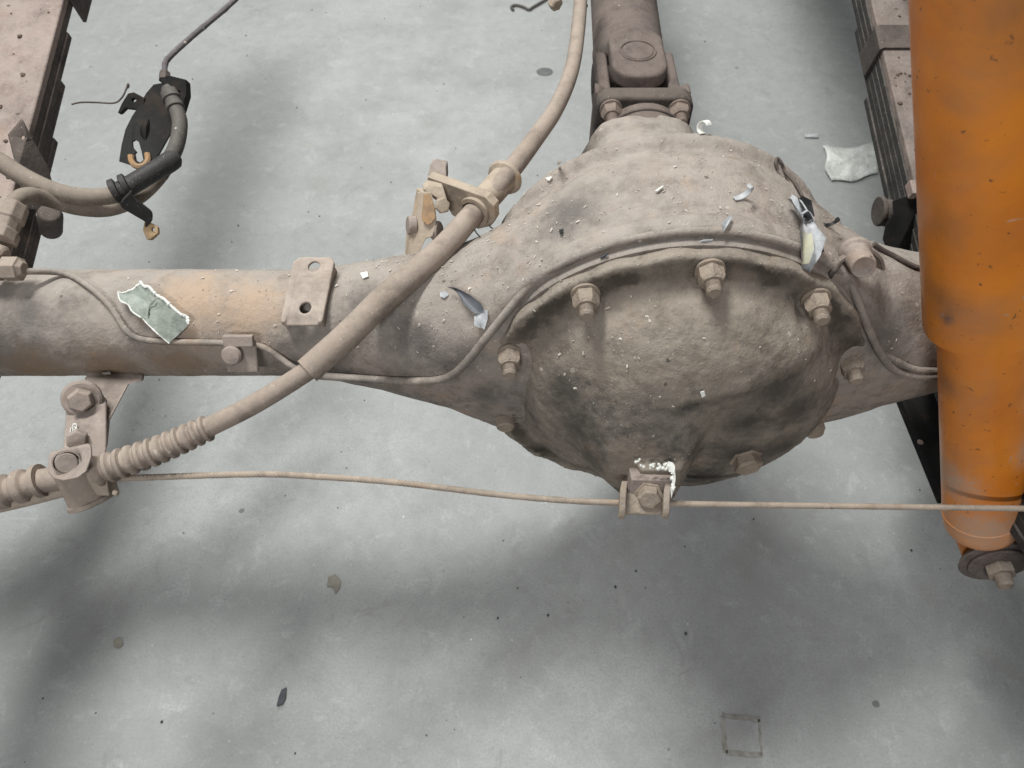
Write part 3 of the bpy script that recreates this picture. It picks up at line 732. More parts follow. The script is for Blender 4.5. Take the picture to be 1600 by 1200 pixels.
for sxx in (-1, 1):
    for szz in (-1, 1):
        mw = zmat(Vector((SX + sxx * 0.0375, 0.2695, SZ + szz * 0.030 + 0.006)), (0, -1, 0.0), 0.3 * sxx)
        fn_ = link('flange_nut', me_fnut, shaft, mw); link('flange_bolt', me_fst, shaft, mw)

# ================================================================== leaf springs
def leaf_spring(label, x0, x1, slope, ms, side, zt0=0.348, ends=(0.52, 0.50, 0.44, 0.38, 0.31, 0.24)):
    t = thing('leaf_spring', label, 'leaf spring', ((x0 + x1) / 2, 0, 0.26), 'leaf springs under the axle')
    th = 0.0106; gap = 0.0006
    def top(y): a = abs(y); return zt0 + slope * (math.sqrt(a * a + 0.06 ** 2) - 0.06)
    for k, e in enumerate(ends):
        m = M(); n = 36; vs = []; fs = []
        ww = 0.0 if k else 0.0005
        yl = 1.05 if k == 0 else (1.0 if k == 1 else e * 1.0)
        jx = random.uniform(-0.0012, 0.0012)
        for i in range(n + 1):
            y = -0.75 * min(1, yl) + (0.75 * min(1, yl) + yl) * i / n
            z = top(y) - k * (th + gap)
            nrm = Vector((0, -(top(y + .01) - top(y - .01)) / .02, 1)).normalized()
            tap = 1.0
            a = Vector((x0 - ww + jx, y, z)); b = Vector((x1 + ww + jx, y, z))
            vs += [a, b, b - nrm * th, a - nrm * th]
        for i in range(n):
            for q in range(4): fs.append([i * 4 + q, i * 4 + (q + 1) % 4, (i + 1) * 4 + (q + 1) % 4, (i + 1) * 4 + q])
        fs += [[0, 3, 2, 1], [n * 4 + q for q in range(4)]]
        m.add(vs, fs)
        part('leaf', m, ms[0] if k == 0 else ms[1], t, bevel=0.0016, label=('dusty top leaf' if k == 0 else None))
    return t, top
springL, topL = leaf_spring('dusty pinkish leaf spring at the left picture edge', -0.632, -0.550, 0.285, (m_spring, m_leafside), 1, 0.372)
springR, topR = leaf_spring('dark leaf spring beside the orange shock absorber', 0.452, 0.534, 0.25, (m_springR, m_leafdark), -1, 0.366, (0.9, 0.9, 0.66, 0.62, 0.50, 0.40))
def clip_band(t, xi, xo, y, top, n_leaf, mat, wid=0.015, extra=0.004, name='rebound_clip', tilt=0.0):
    """strap bent over the stack: outside, top, inside"""
    s = 1 if xi > xo else -1
    z = top(y); nrm = Vector((0, -0.27, 1)).normalized(); al = Vector((0, 1, 0.27)).normalized()
    h = n_leaf * 0.0112
    A = Vector((xo - s * extra, y, z)); B = Vector((xi + s * extra, y, z))
    low = Vector((0, -tilt, 0))
    path = [A - nrm * h, A + nrm * 0.001, A + nrm * extra + Vector((s * 0.004, 0, 0)), B + nrm * extra - Vector((s * 0.004, 0, 0)), B + nrm * 0.001, B - nrm * h + low]
    m = M(); m.band(path, al * wid, 0.004 * (-s))
    return part(name, m, mat, t, bevel=0.001)
clip_band(springL, -0.550, -0.632, 0.492, topL, 4, m_clip, 0.022)
m = M()                                               # pointed ear clip standing beside the left stack
ear = [D(15, 212, 0.845), D(36, 187, 0.845), D(52, 218, 0.855), D(76, 262, 0.872), D(82, 285, 0.878), D(80, 330, 0.880), D(42, 326, 0.860), D(28, 262, 0.845)]
hole = [D(38 + 4 * math.cos(a), 216 + 4 * math.sin(a), 0.849) for a in [k * math.pi / 5 for k in range(10)]]
m.plate([ear, hole], Vector((-0.004, 0.003, -0.001)))
part('clip_ear', m, m_clip, springL, bevel=0.0008)
m = M(); m.box((-0.590, 0.100, topL(0.10) - 0.026), (0.050, 0, 0), (0, 0.020, 0.006), (0, -0.008, 0.026))
part('spring_seat', m, m_leafdark, springL, bevel=0.006)
m = M(); m.lathe(D(78, 338, 0.875), (0.5, -0.2, 1), [(-0.03, 0.012), (0.002, 0.0135), (0.008, 0.011), (0.010, 0.006)], 18)
part('seat_bolt', m, m_clip, springL, bevel=0.001)
clip_band(springR, 0.452, 0.534, 0.425, topR, 4, m_clip, 0.018, name='rebound_clip')
m = M(); m.cyl(D(1374, 331, 0.89), D(1406, 336, 0.89), 0.0155, 0.0155, 24); m.lathe(D(1372, 330, 0.89), (-1, 0, 0), [(-0.004, 0.0172), (0.0, 0.0172), (0.001, 0.0155)], 24)
part('clip_spacer', m, m_clip, springR, bevel=0.001)
m = M(); m.plate([[D(x, y, 0.865) for x, y in [(1393, 313), (1424, 304), (1434, 312), (1432, 330), (1412, 372), (1400, 402), (1388, 400), (1378, 374), (1382, 352), (1394, 334)]]], Vector((0.020, 0.012, -0.008)))
part('clip_arm', m, m_black, springR, bevel=0.0015)
m = M(); m.box(D(1425, 296, 0.855), (0.0035, 0, 0), (0, 0.009, 0.002), (0, -0.002, 0.006))
part('pale_bolt_end', m, m_spring, springR, bevel=0.001)
# soil crumbs on the springs
for t, xa, xb, top, cnt in ((springL, -0.628, -0.556, topL, 50), (springR, 0.456, 0.530, topR, 260)):
    m = M()
    for k in range(cnt):
        y = random.uniform(0.16, 0.52); x = random.uniform(xa, xb)
        if t is springR and random.random() < 0.7: x = xb - abs(random.gauss(0, 0.018)); 
        r = random.choice([0.0008, 0.0012, 0.0018, 0.0026]) * random.uniform(0.7, 1.3)
        m.lathe((x, y, top(y) - 0.0004), (random.uniform(-.5, .5), random.uniform(-.5, .5), 1), [(0, r), (r * 0.5, r * 1.1), (r * 1.0, r * 0.5)], 5, rot=random.random())
    o = part('soil_crumbs', m, m_crumb, t, ang=20); o['kind'] = 'stuff'

# ================================================================== shock absorber
A0 = D(1534, 822, 0.745); A1 = D(1546, 0, 0.465)
ax = (A1 - A0).normalized()
shock = thing('shock_absorber', 'faded orange shock absorber standing upright at the right edge', 'shock absorber', A0 - ax * 0.03)
LSH = (A1 - A0).length
def along(t): return A0 + ax * t
m = M(); rb = 0.0335
m.lathe(A0, ax, [(-0.010, 0.012), (-0.008, 0.020), (-0.003, 0.0275), (0.003, 0.0315), (0.009, rb - 0.0004), (0.014, rb), (0.022, rb), (0.0225, rb + 0.0006), (0.0245, rb + 0.0006), (0.025, rb), (0.34, rb)], 56)
part('lower_body', m, m_orange, shock)
# find where the dust cover's lip shows
m = M(); rt = 0.0432; tl = 0.247
m.lathe(A0, ax, [(tl + 0.004, rt - 0.0030), (tl, rt - 0.0022), (tl + 0.0004, rt - 0.0006), (tl + 0.004, rt), (0.60, rt), (0.60, rt - 0.003)], 64, caps=False)
part('dust_cover', m, m_orange, shock)
m = M(); m.cyl(along(0.05), along(0.62), 0.010)
part('piston_rod', m, m_brkt, shock)
S_ = lambda x, y: (D(x, y, 1) - CAM).normalized()
def on_shock(x, y, d): return D(x, y, d)
add_stain_shade(m_orange, [(on_shock(1540, 815, .715), 0.070), (on_shock(1495, 745, .695), 0.045), (on_shock(1595, 690, .66), 0.035)], (0.40, 0.275, 0.20), 0.5, 0.85, 90, 0.8)
add_stain_shade(m_orange, [(on_shock(1470, 60, .43), 0.050), (on_shock(1460, 170, .46), 0.04), (on_shock(1455, 260, .49), 0.035), (on_shock(1462, 370, .53), 0.032), (on_shock(1468, 470, .57), 0.030), (on_shock(1485, 600, .63), 0.026), (on_shock(1590, 10, .43), 0.06), (on_shock(1540, 40, .42), 0.06)], (0.22, 0.105, 0.050), 0.9, 0.80, 60, 0.7)  # shaded left side and the shadow across the top, painted into the colour
add_stain_shade(m_orange, [(on_shock(1530, 776, .697), 0.012), (on_shock(1565, 774, .697), 0.014), (on_shock(1590, 768, .70), 0.012), (on_shock(1478, 500, .575), 0.010), (on_shock(1490, 480, .57), 0.008)], (0.085, 0.068, 0.066), 0.5, 0.75, 160, 1.0)
# lower eye, bush and bolt: axis points back towards the viewer and down
ea = Vector((-0.06, -1.0, 0.12)).normalized(); ec = A0 - ax * 0.022 + Vector((0.006, 0, 0))
m = M(); m.lathe(ec - ea * 0.018, ea, [(0, 0.020), (0, 0.0265), (0.030, 0.0265), (0.030, 0.020)], 40, caps=False)
part('lower_eye', m, m_orange, shock)
m = M(); m.lathe(ec - ea * 0.021, ea, [(0, 0.012), (0, 0.022), (0.036, 0.0215), (0.038, 0.012)], 36)
part('bush', m, m_rubber, shock)
m = M(); m.lathe(ec + ea * 0.019, ea, [(0, 0.031), (0.004, 0.0335), (0.0055, 0.0325), (0.0050, 0.010)], 40)
part('cup_washer', m, m_shaft, shock)
m = M(); m.lathe(ec + ea * 0.024, ea, [(0, 0.0255), (0.003, 0.0260), (0.0042, 0.0245)], 36)
part('washer', m, m_shaft, shock)
m = M(); m.lathe(ec + ea * 0.028, ea, [(0, 0.0125), (0.002, 0.013), (0.010, 0.013), (0.011, 0.011)], 6); m.lathe(ec + ea * 0.038, ea, [(0, 0.0075), (0.010, 0.0075), (0.012, 0.006)], 18)
part('mounting_nut', m, m_nut, shock, bevel=0.0006)
m = M(); m.cyl(ec - ea * 0.075, ec + ea * 0.030, 0.009, n=20)
part('mounting_pin', m, m_grease, shock)
# spring plate that carries the pin, below the right spring
m = M(); m.box((0.503, 0.0, 0.243), (0.055, 0.004, 0), (-0.004, 0.092, 0), (0, 0, 0.007))
part('spring_plate', m, m_black, springR, bevel=0.002)
m = M(); m.lathe(D(1437, 692, .83), (0, 0, 1), [(0, .002), (.0015, .0035), (.002, .001)], 7)
part('pink_chip', m, m_spring, springR)

# ================================================================== handbrake cable
hb = thing('handbrake_cable', 'thick beige handbrake cable running diagonally over the axle into a ribbed boot', 'cable', D(480, 580, 0.63))
cp = [(910, -60, .93), (908, -20, .90), (904, 40, .865), (893, 110, .825), (868, 170, .79), (832, 222, .762), (797, 268, .738), (766, 303, .718), (736, 338, .70), (690, 390, .675), (640, 434, .660), (595, 472, .648), (545, 522, .638), (480, 580, .630)]
path = catmull([D(*p) for p in cp], 8)
Lp = len(path) - 1
def rad(t):
    ts = [0, .30, .42, .60, .66, .75, 1.0]; rs = [.0074, .0084, .0094, .0102, .0106, .0116, .0112]
    return float(np.interp(t, ts, rs))
m = M(); m.tube(path, rad, 20)
part('outer_conduit', m, m_beige, hb)
sh = catmull([D(494, 568, .631), D(480, 580, .630), D(400, 630, .628), D(325, 668, .628)], 8)
m = M(); m.tube(sh, 0.0081, 18)
part('inner_sheath', m, m_beige, hb)
def bellows(name, pts, n, r0, r1, ra, rb_, parent, collar=True):
    path = catmull([Vector(p) for p in pts], 40); L = len(path)
    rr = []
    for i in range(L):
        t = i / (L - 1); base = r0 + (r1 - r0) * t; amp = ra + (rb_ - ra) * t
        ph = (t * n) % 1.0
        rr.append(base + amp * (1 if abs(ph - 0.5) < 0.20 else (0 if abs(ph - 0.5) > 0.36 else (0.36 - abs(ph - 0.5)) / 0.16)))
    m = M(); m.tube(path, rr, 26)
    return part(name, m, m_beige, parent, ang=50)
bellows('ribbed_boot', [D(328, 667, .628), D(245, 704, .628), D(148, 738, .626)], 12, 0.0082, 0.0100, 0.0028, 0.0030, hb)
# guide sleeve that slides over the conduit at the top
ga = D(742, 330, .704); gb = D(790, 276, .742); gd = gb - ga; gl = gd.length
m = M(); m.lathe(ga, gd, [(-0.004, 0.0112), (-0.004, 0.0150), (0.0, 0.0150), (0.0, 0.0128), (gl * 0.90, 0.0130), (gl * 0.93, 0.0165), (gl * 0.98, 0.0178), (gl * 1.0, 0.0172), (gl * 1.0, 0.0105)], 36, caps=False)
part('guide_sleeve', m, m_tanbrkt, hb)

# cable guide bracket bolted to the axle
cg = thing('cable_guide', 'tan steel bracket with rusty face holding the handbrake cable above the axle', 'bracket', D(650, 395, .70))
gp = D(718, 322, .700); nd = gd.normalized()
pts = [(668, 284), (676, 271), (700, 279), (744, 297), (764, 307), (771, 322), (773, 342), (765, 352), (748, 358), (736, 352), (712, 330), (700, 322), (670, 300)]
vR = (D(771, 340, .7) - D(670, 280, .7)); 
pl = [D(x, y, 0.702) for x, y in pts]
def onplane(px, py):                                   # plate lies square to the cable
    v = (D(px, py, 1) - CAM); t = (ga - CAM).dot(nd) / v.dot(nd); return CAM + v * t
q = [onplane(x, y) for x, y in [(668, 276), (760, 309), (772, 322), (773, 343), (766, 354), (748, 358), (728, 352), (706, 336), (700, 326), (664, 302)]]
hole = circ(ga + nd * 0, frame(nd)[0], frame(nd)[1], 0.0128, 20)
m = M(); m.plate([q, hole], nd * 0.010)
part('guide_plate', m, m_tanbrkt, cg, bevel=0.0010)
m = M(); m.plate([[D(672, 258, .73), D(680, 255, .73), D(697, 259, .73), D(698, 282, .722), D(668, 276, .722)]], Vector((0.0, 0.02, -0.01)))
part('back_tab', m, m_brkt, cg, bevel=0.001)
m = M()
m.plate([[D(660, 297, .690), D(668, 288, .692), D(693, 294, .690), D(700, 318, .688), D(702, 332, .690), D(686, 335, .692), D(682, 310, .692)]], Vector((-0.002, 0.012, -0.004)))
part('bent_tab', m, m_tanbrkt, cg, bevel=0.0015)
m = M()
m.plate([[D(659, 299, .690), D(674, 300, .690), D(681, 322, .690), D(683, 343, .690), D(677, 370, .692), D(666, 374, .694), D(652, 402, .700), D(640, 408, .705), D(642, 372, .700), D(652, 340, .695)]], Vector((-0.006, 0.010, -0.004)))
part('arm', m, m_tanbrkt, cg, bevel=0.0012)
m = M(); m.plate([[D(663, 304, .6885), D(672, 302, .6885), D(678, 322, .6885), D(681, 340, .6885), D(675, 348, .6885), D(668, 352, .689), D(660, 344, .6885)]], Vector((-0.001, 0.002, -0.001)))
part('rusty_patch', m, m_rusty, cg, bevel=0.0004)
m = M()
m.band(catmull([D(641, 412, .712), D(643, 372, .702), D(652, 350, .698), D(659, 322, .694), D(659, 300, .692)], 5), Vector((0.004, 0.0, 0.0)), 0.010)
part('arm_edge', m, m_tanbrkt, cg, bevel=0.0008)
m = M(); m.lathe(D(690, 321, .690), (0.3, -0.6, 0.5), [(0, 0.007), (0.004, 0.007), (0.005, 0.005)], 6)
part('guide_bolt', m, m_tanbrkt, cg, bevel=0.0005)
for x, y, s in ((644, 352, -1), (681, 360, 1)):
    m = M(); m.lathe(D(x, y, .700), (s * 1.0, -0.25, 0.25), [(-0.003, 0.0085), (0.0035, 0.0085), (0.0045, 0.007)], 20)
    part('pivot_head', m, m_brkt, cg, bevel=0.0005)
for x0, y0, x1, y1 in ((740, 357, 751, 371), (764, 352, 770, 357)):
    m = M(); m.tube([D(x0, y0, .695), D((x0 + x1) / 2 - 1, (y0 + y1) / 2, .69), D(x1, y1, .69)], 0.0007, 6)
    part('loose_wire', m, m_rubber, cg)

# ================================================================== bellcrank under the left tube
bc_ = thing('bellcrank', 'dusty bellcrank lever with round pivot head hanging below the left tube', 'lever', D(130, 700, .66))
fn2 = (CAM - D(130, 660, .66)).normalized(); fn2 = (fn2 + Vector((0, -0.35, 0.1))).normalized()
m = M()
arm = [D(103, 625, .678), D(112, 606, .682), D(150, 606, .682), D(166, 628, .678), D(166, 705, .645), D(158, 716, .640), D(98, 705, .642), D(102, 660, .664)]
m.plate([arm], -fn2 * 0.009)
part('lever_arm', m, m_brkt, bc_, bevel=0.0012)
p = D(129, 622, .674)
m = M(); m.lathe(p, fn2, [(-0.004, 0.0155), (0.002, 0.0155), (0.004, 0.0150), (0.004, 0.0165), (0.0065, 0.0160), (0.008, 0.0140), (0.008, 0.011)], 32)
part('pivot_washer', m, m_brkt, bc_)
m = M(); m.lathe(p + fn2 * 0.008, fn2, [(0, 0.0105), (0.002, 0.0108), (0.009, 0.0105), (0.0115, 0.0088)], 6, rot=0.3)
part('pivot_bolt', m, m_brkt, bc_, bevel=0.0008)
p = D(121, 686, .645)
m = M(); m.lathe(p, fn2, [(-0.004, 0.0085), (0.006, 0.0085), (0.0072, 0.007)], 6, rot=0.1)
part('stop_bolt', m, m_brkt, bc_, bevel=0.0006)
# small white sticker left on the arm
m = M()
for a, b in (((114, 663), (119, 662)), ((119, 662), (121, 676)), ((121, 676), (114, 675)), ((114, 675), (114, 663)), ((111, 668), (108, 686)), ((116, 667), (119, 669)), ((119, 669), (116, 672))):
    m.tube([D(a[0], a[1], .6545), D(b[0], b[1], .6545)], 0.0006, 5)
part('label_scrap', m, m_white, bc_)
# clevis plate with pin, swivel drum below
def rot_plate(pts, d0, a, b): return [D(x, y, d0 + a * (x - 105) + b * (y - 722)) for x, y in pts]
cl_pts = [(76, 712), (80, 707), (136, 695), (142, 697), (143, 716), (136, 736), (120, 748), (98, 752), (82, 748), (74, 738)]
m = M(); m.plate([rot_plate(cl_pts, .607, 0, -0.0002)], -fn2 * 0.006)
part('clevis_plate', m, m_brkt, bc_, bevel=0.0012)
p = D(105, 722, .6062) + fn2 * 0.003
m = M(); m.lathe(p, fn2, [(-0.006, 0.0078), (0.0006, 0.0080), (0.0012, 0.0074), (0.0014, 0.0)], 32, caps=False)
m.lathe(p, fn2, [(-0.004, 0.0088), (0.0002, 0.0094), (0.0002, 0.0102), (-0.004, 0.0110)], 32, caps=False)
part('clevis_pin', m, m_brkt, bc_)
pa = D(118, 728, .634); pb = D(147, 783, .642)
m = M(); L = (pb - pa).length
m.lathe(pa, pb - pa, [(0, 0.0180), (L - 0.004, 0.0185), (L - 0.003, 0.0205), (L, 0.0205), (L + 0.001, 0.018)], 36)
part('swivel_drum', m, m_beige, bc_)
m = M(); m.box(D(160, 752, .632), (0.008, 0, 0), (0, 0.006, 0.008), (0, -0.006, 0.005))
m.lathe(D(178, 769, .628), (1, -0.3, 0), [(0, 0.003), (0.004, 0.0025)], 8)
part('cable_stop', m, m_wire, bc_, bevel=0.0015)

# left ribbed boot of the second cable
rc = thing('ribbed_cable', 'short ribbed cable boot entering the bellcrank from the left picture edge', 'cable', D(20, 760, .63))
bellows('ribbed_boot', [D(-60, 788, .63), D(0, 770, .63), D(66, 750, .63)], 4.6, 0.0105, 0.0095, 0.0042, 0.0042, rc)
m = M(); m.tube([D(62, 752, .63), D(112, 745, .636)], 0.0100, 22)
part('sheath_end', m, m_beige, rc)
m = M(); m.tube(catmull([D(-40, 800, .632), D(40, 782, .634), D(110, 764, .640)], 6), 0.0052, 12)
part('core_wire', m, m_wire, rc)

# thin twisted brake wire: seven strands laid round each other
wp = catmull([D(170, 748, .634), D(230, 746, .634), (D(400, 741, .640)), D(500, 745, .646), D(620, 754, .650), D(780, 773, .652), D(900, 783, .652), D(1005, 786, .655), D(1180, 789, .655), D(1400, 792, .655), D(1700, 796, .655)], 90)
bw = thing('brake_wire', 'thin twisted steel wire stretched from the bellcrank through the cover bracket', 'wire', wp[300])
for s in range(5):
    pts = []; tot = 0
    for i, p in enumerate(wp):
        t = (wp[min(i + 1, len(wp) - 1)] - wp[max(i - 1, 0)]).normalized(); u, v_, _ = frame(t)
        if i: tot += (p - wp[i - 1]).length
        a = tot / 0.016 * 2 * math.pi + s * 2 * math.pi / 5
        pts.append(p + 0.00150 * (math.cos(a) * u + math.sin(a) * v_))
    m = M(); m.tube(pts, 0.00125, 6)
    part('strand', m, m_wire, bw, ang=180)

# ================================================================== brake pipes
bp = thing('brake_pipe', 'thin brake pipe bending down over the left axle tube from a brass fitting', 'pipe', D(180, 490, .68))
pl_ = [(-30, 424, .678), (30, 424, .676), (100, 432, .674), (140, 450, .672), (175, 480, .672), (200, 515, .676), (222, 528, .680), (270, 532, .683), (340, 533, .683), (380, 536, .680), (412, 540, .681), (438, 555, .684), (462, 576, .69), (500, 588, .697)]
def snap(px, py, d, lift=0.0035):
    p, nn = hit(px, py, (bv_house,))
    if p is None: return D(px, py, d)
    return p + nn * lift
m = M(); m.tube(catmull([snap(*p) if 60 < p[0] < 450 else D(*p) for p in pl_], 6), 0.0029, 12)
part('steel_tube', m, m_axle, bp)
m = M(); dd = (D(40, 424, .676) - D(-30, 424, .678))
m.lathe(D(-20, 420, .676), dd, [(0, 0.011), (0.012, 0.011), (0.012, 0.0090), (0.016, 0.0090), (0.016, 0.0110), (0.030, 0.0110), (0.031, 0.0085), (0.034, 0.006)], 6)
part('fitting', m, m_beige, bp, bevel=0.0006)

bp2 = thing('brake_pipe', 'brake pipe following the top rim of the differential flange', 'pipe', (CX, -0.05, 0.58))
arc = []
for k in range(25):
    a = R(-56 + 112 * k / 24)
    arc.append(Vector((CX + 0.1735 * math.sin(a), CY + 0.008, CZ + 0.1735 * math.cos(a))))
pre = [snap(*q, 0.0045) for q in [(495, 580, .695), (560, 585, .695), (620, 589, .694), (680, 590, .688), (712, 580, .676), (735, 556, .664), (765, 518, .65)]]
post = [snap(*q, 0.0045) for q in [(1352, 505, .640), (1372, 548, .66), (1395, 574, .675), (1430, 583, .683)]] + [D(1500, 587, .69)]
m = M(); m.tube(catmull(pre + arc[2:-1:2] + post, 6), 0.0036, 12)
part('steel_tube', m, m_axle, bp2)
m = M(); m.tube(catmull([snap(1380, 552, .672), snap(1400, 562, .672), snap(1430, 574, .68), D(1500, 580, .69)], 5), 0.0030, 10)
part('spare_end', m, m_axle, bp2)

# thin dark wires lying on the housing
for pts, lab in (([(1213, 268), (1209, 256), (1212, 250), (1218, 256), (1224, 270), (1240, 290), (1255, 318), (1263, 345), (1272, 375), (1282, 395)], 'thin dark wire curving down the right side of the dome'),
                 ([(1290, 438), (1303, 418), (1320, 404), (1345, 391)], 'twisted wire wrapped round the breather plug'),
                 ([(1362, 384), (1378, 394), (1394, 402), (1412, 412), (1430, 420), (1450, 424)], 'twisted wire lying along the top of the right axle tube')):
    P_ = []
    for x, y in pts:
        p, nn = hit(x, y, (bv_house,))
        P_.append((p + nn * 0.002) if p is not None else D(x, y, P_ and (P_[-1] - CAM).dot(FWD) or 0.62))
    m = M(); m.tube(catmull(P_, 6), 0.0014 if 'thin' in lab else 0.0022, 8)
    single('wire', m, m_shaftdark, lab, 'wire')

# ================================================================== hanging hoses and black bracket on the left
hbk = thing('hose_bracket', 'black bracket plate with a keyhole slot hanging above the floor', 'bracket', D(240, 250, .85))
dz = lambda x, y: 0.86 - 0.00020 * (y - 190) + 0.0002 * (x - 240)
out = [(240, 132), (262, 128), (276, 134), (284, 160), (277, 190), (262, 215), (248, 240), (236, 256), (222, 266), (205, 258), (186, 252), (190, 226), (196, 202), (206, 182), (218, 164), (228, 146)]
slot = [(206, 221), (211, 218), (217, 222), (221, 236), (224, 250), (219, 254), (212, 250), (210, 240), (213, 237), (207, 230)]
m = M(); m.plate([[D(x, y, dz(x, y)) for x, y in out], [D(x, y, dz(x, y)) for x, y in slot]], -FWD * -0.003)
part('slotted_plate', m, m_black, hbk)
m = M(); m.tube(catmull([D(x, y, dz(x, y) - 0.001) for x, y in [(204, 243), (206, 253), (214, 260), (225, 258), (231, 250), (230, 240)]], 5), 0.0032, 8)
part('rusty_rim', m, m_rusty, hbk)
m = M(); m.plate([[D(x, y, .845) for x, y in [(249, 124), (262, 117), (291, 124), (292, 146), (284, 172), (279, 166), (281, 142), (256, 134)]]], FWD * 0.012)
part('top_flange', m, m_black, hbk, bevel=0.0010)
m = M(); m.band(catmull([D(228, 128, .86), D(222, 160, .852), D(228, 200, .848), D(232, 230, .85)], 5), Vector((0.0035, 0, 0)), 0.004)
m.v = [v + Vector((0, -0.002, 0.002)) for v in m.v]
m = M(); m.tube(catmull([D(231, 186, .857), D(226, 205, .855), D(228, 225, .853)], 5), [0.001 + 0.004 * math.sin(math.pi * i / 10) for i in range(11)], 8)
part('pressed_rib', m, m_black, hbk)
m = M(); m.plate([[D(x, y, .862) for x, y in [(200, 146), (209, 144), (226, 153), (222, 172), (212, 170), (196, 168), (188, 176), (184, 176), (190, 162)]], [D(209 + 4 * math.cos(a), 156 + 3.5 * math.sin(a), .862) for a in [k * math.pi / 4 for k in range(8)]]], FWD * 0.006)
part('side_clip', m, m_black, hbk, bevel=0.0008)
m = M(); m.tube(catmull([D(112, 163, .865), D(126, 160, .865), D(150, 160, .864), D(178, 161, .862), D(190, 153, .86), D(197, 140, .86), D(201, 131, .86)], 6), 0.0010, 8); m.lathe(D(200, 134, .86), (0.3, 0.3, 1), [(-.003, .0005), (0, .002), (.003, .0005)], 8)
part('thin_rod', m, m_clip, hbk)

up = thing('brake_pipe', 'kinked dark brake pipe rising from the black bracket out of the top', 'pipe', D(258, 118, .86))
m = M(); pu = catmull([D(258, 122, .858), D(258, 100, .862), D(268, 86, .87), D(300, 57, .90), D(330, 32, .93), D(358, 8, .96), D(390, -24, 1.0)], 10)
m.tube(pu, [0.0032 + 0.0009 * max(0, noise.noise(Vector((i * 0.35, 0, 3)))) for i in range(len(pu))], 10)
part('steel_tube', m, m_pipe, up)
m = M(); m.lathe(D(257, 126, .856), D(258, 105, .862) - D(257, 126, .856), [(0, 0.0062), (0.010, 0.0062), (0.012, 0.0045)], 6)
part('pipe_nut', m, m_clip, up, bevel=0.0005)

bh = thing('brake_hose', 'brown rubber brake hose looping from the black bracket to the left edge', 'hose', D(150, 318, .78))
ph = [(-40, 372, .70), (5, 352, .705), (18, 322, .712), (40, 306, .725), (72, 310, .745), (120, 324, .765), (170, 326, .785), (215, 308, .80), (250, 274, .815), (274, 232, .83), (281, 196, .84), (276, 172, .845), (268, 152, .85)]
m = M(); path = catmull([D(*p) for p in ph], 8); m.tube(path, 0.0078, 18)
part('rubber_tube', m, m_hose, bh)
m = M(); m.tube(catmull([D(*p) for p in ph[8:]], 8), 0.0081, 18)
part('grey_sleeve', m, m_hosedark, bh)
m = M(); e0 = D(275, 170, .845); e1 = D(263, 138, .852)
m.lathe(e0, e1 - e0, [(0, 0.0098), (0.006, 0.0098), (0.0065, 0.0086), (0.012, 0.0086), (0.0122, 0.0105), (0.022, 0.0105), (0.0225, 0.008), (0.028, 0.008)], 18)
part('hose_end', m, m_hosedark, bh, bevel=0.0005)
m = M(); e0 = D(22, 318, .710); e1 = D(-2, 378, .695)
m.lathe(e0, e1 - e0, [(0, 0.0090), (0.002, 0.0135), (0.018, 0.0140), (0.019, 0.0120), (0.028, 0.0120), (0.030, 0.0145), (0.040, 0.0145)], 8)
m.lathe(D(0, 398, .69), Vector((1, -0.3, -0.2)), [(-0.01, 0.009), (0.003, 0.009), (0.006, 0.006)], 16)
part('hose_fitting', m, m_beige, bh, bevel=0.001)

vh = thing('breather_hose', 'upper brown hose with a black sleeve end tied beside the brake hose', 'hose', D(150, 305, .775))
pv = [(-40, 232, .735), (0, 253, .74), (40, 278, .745), (90, 300, .75), (140, 308, .758), (180, 304, .768), (200, 292, .775), (240, 268, .785), (278, 245, .80)]
m = M(); m.tube(catmull([D(*p) for p in pv[:7]], 8), lambda t: 0.0092 - 0.0012 * t, 18)
part('rubber_tube', m, m_hose, vh)
m = M(); sl = catmull([D(*p) for p in pv[5:]], 8); m.tube(sl, [0.0098] * (len(sl) - 6) + [0.0102, 0.0104, 0.0104, 0.0102, 0.0096, 0.006], 18)
part('black_sleeve', m, m_rubber, vh)
m = M(); st = (D(215, 290, .77) - D(180, 304, .765)).normalized()
for q in (D(183, 297, .767), D(199, 289, .774)):
    m.lathe(q - st * 0.002, st, [(-.0035, .0095), (-.0025, .0120), (.0025, .0120), (.0035, .0095)], 22)
part('clamp_ring', m, m_rubber, vh)
stp = thing('rubber_strap', 'black rubber strap with broken tan tip hanging from the tied hoses', 'strap', D(235, 365, .79))
m = M()
m.band(catmull([D(196, 305, .762), D(200, 314, .768), D(220, 328, .778), D(233, 338, .785), D(235, 350, .788)], 6), [Vector((0.0078 - 0.0001 * i, 0.002, 0.006)) * (1 - 0.012 * i) for i in range(25)], 0.0035)
part('strap_band', m, m_rubber, stp, bevel=0.0008)
m = M(); m.plate([[D(x, y, .787) for x, y in [(225, 347), (236, 348), (246, 354), (247, 364), (236, 374), (229, 374), (223, 360)]], [D(239 + 3 * math.cos(a), 358 + 4 * math.sin(a), .787) for a in [k * math.pi / 4 for k in range(8)]]], FWD * 0.005)
part('tan_tip', m, m_tanplastic, stp, bevel=0.001)

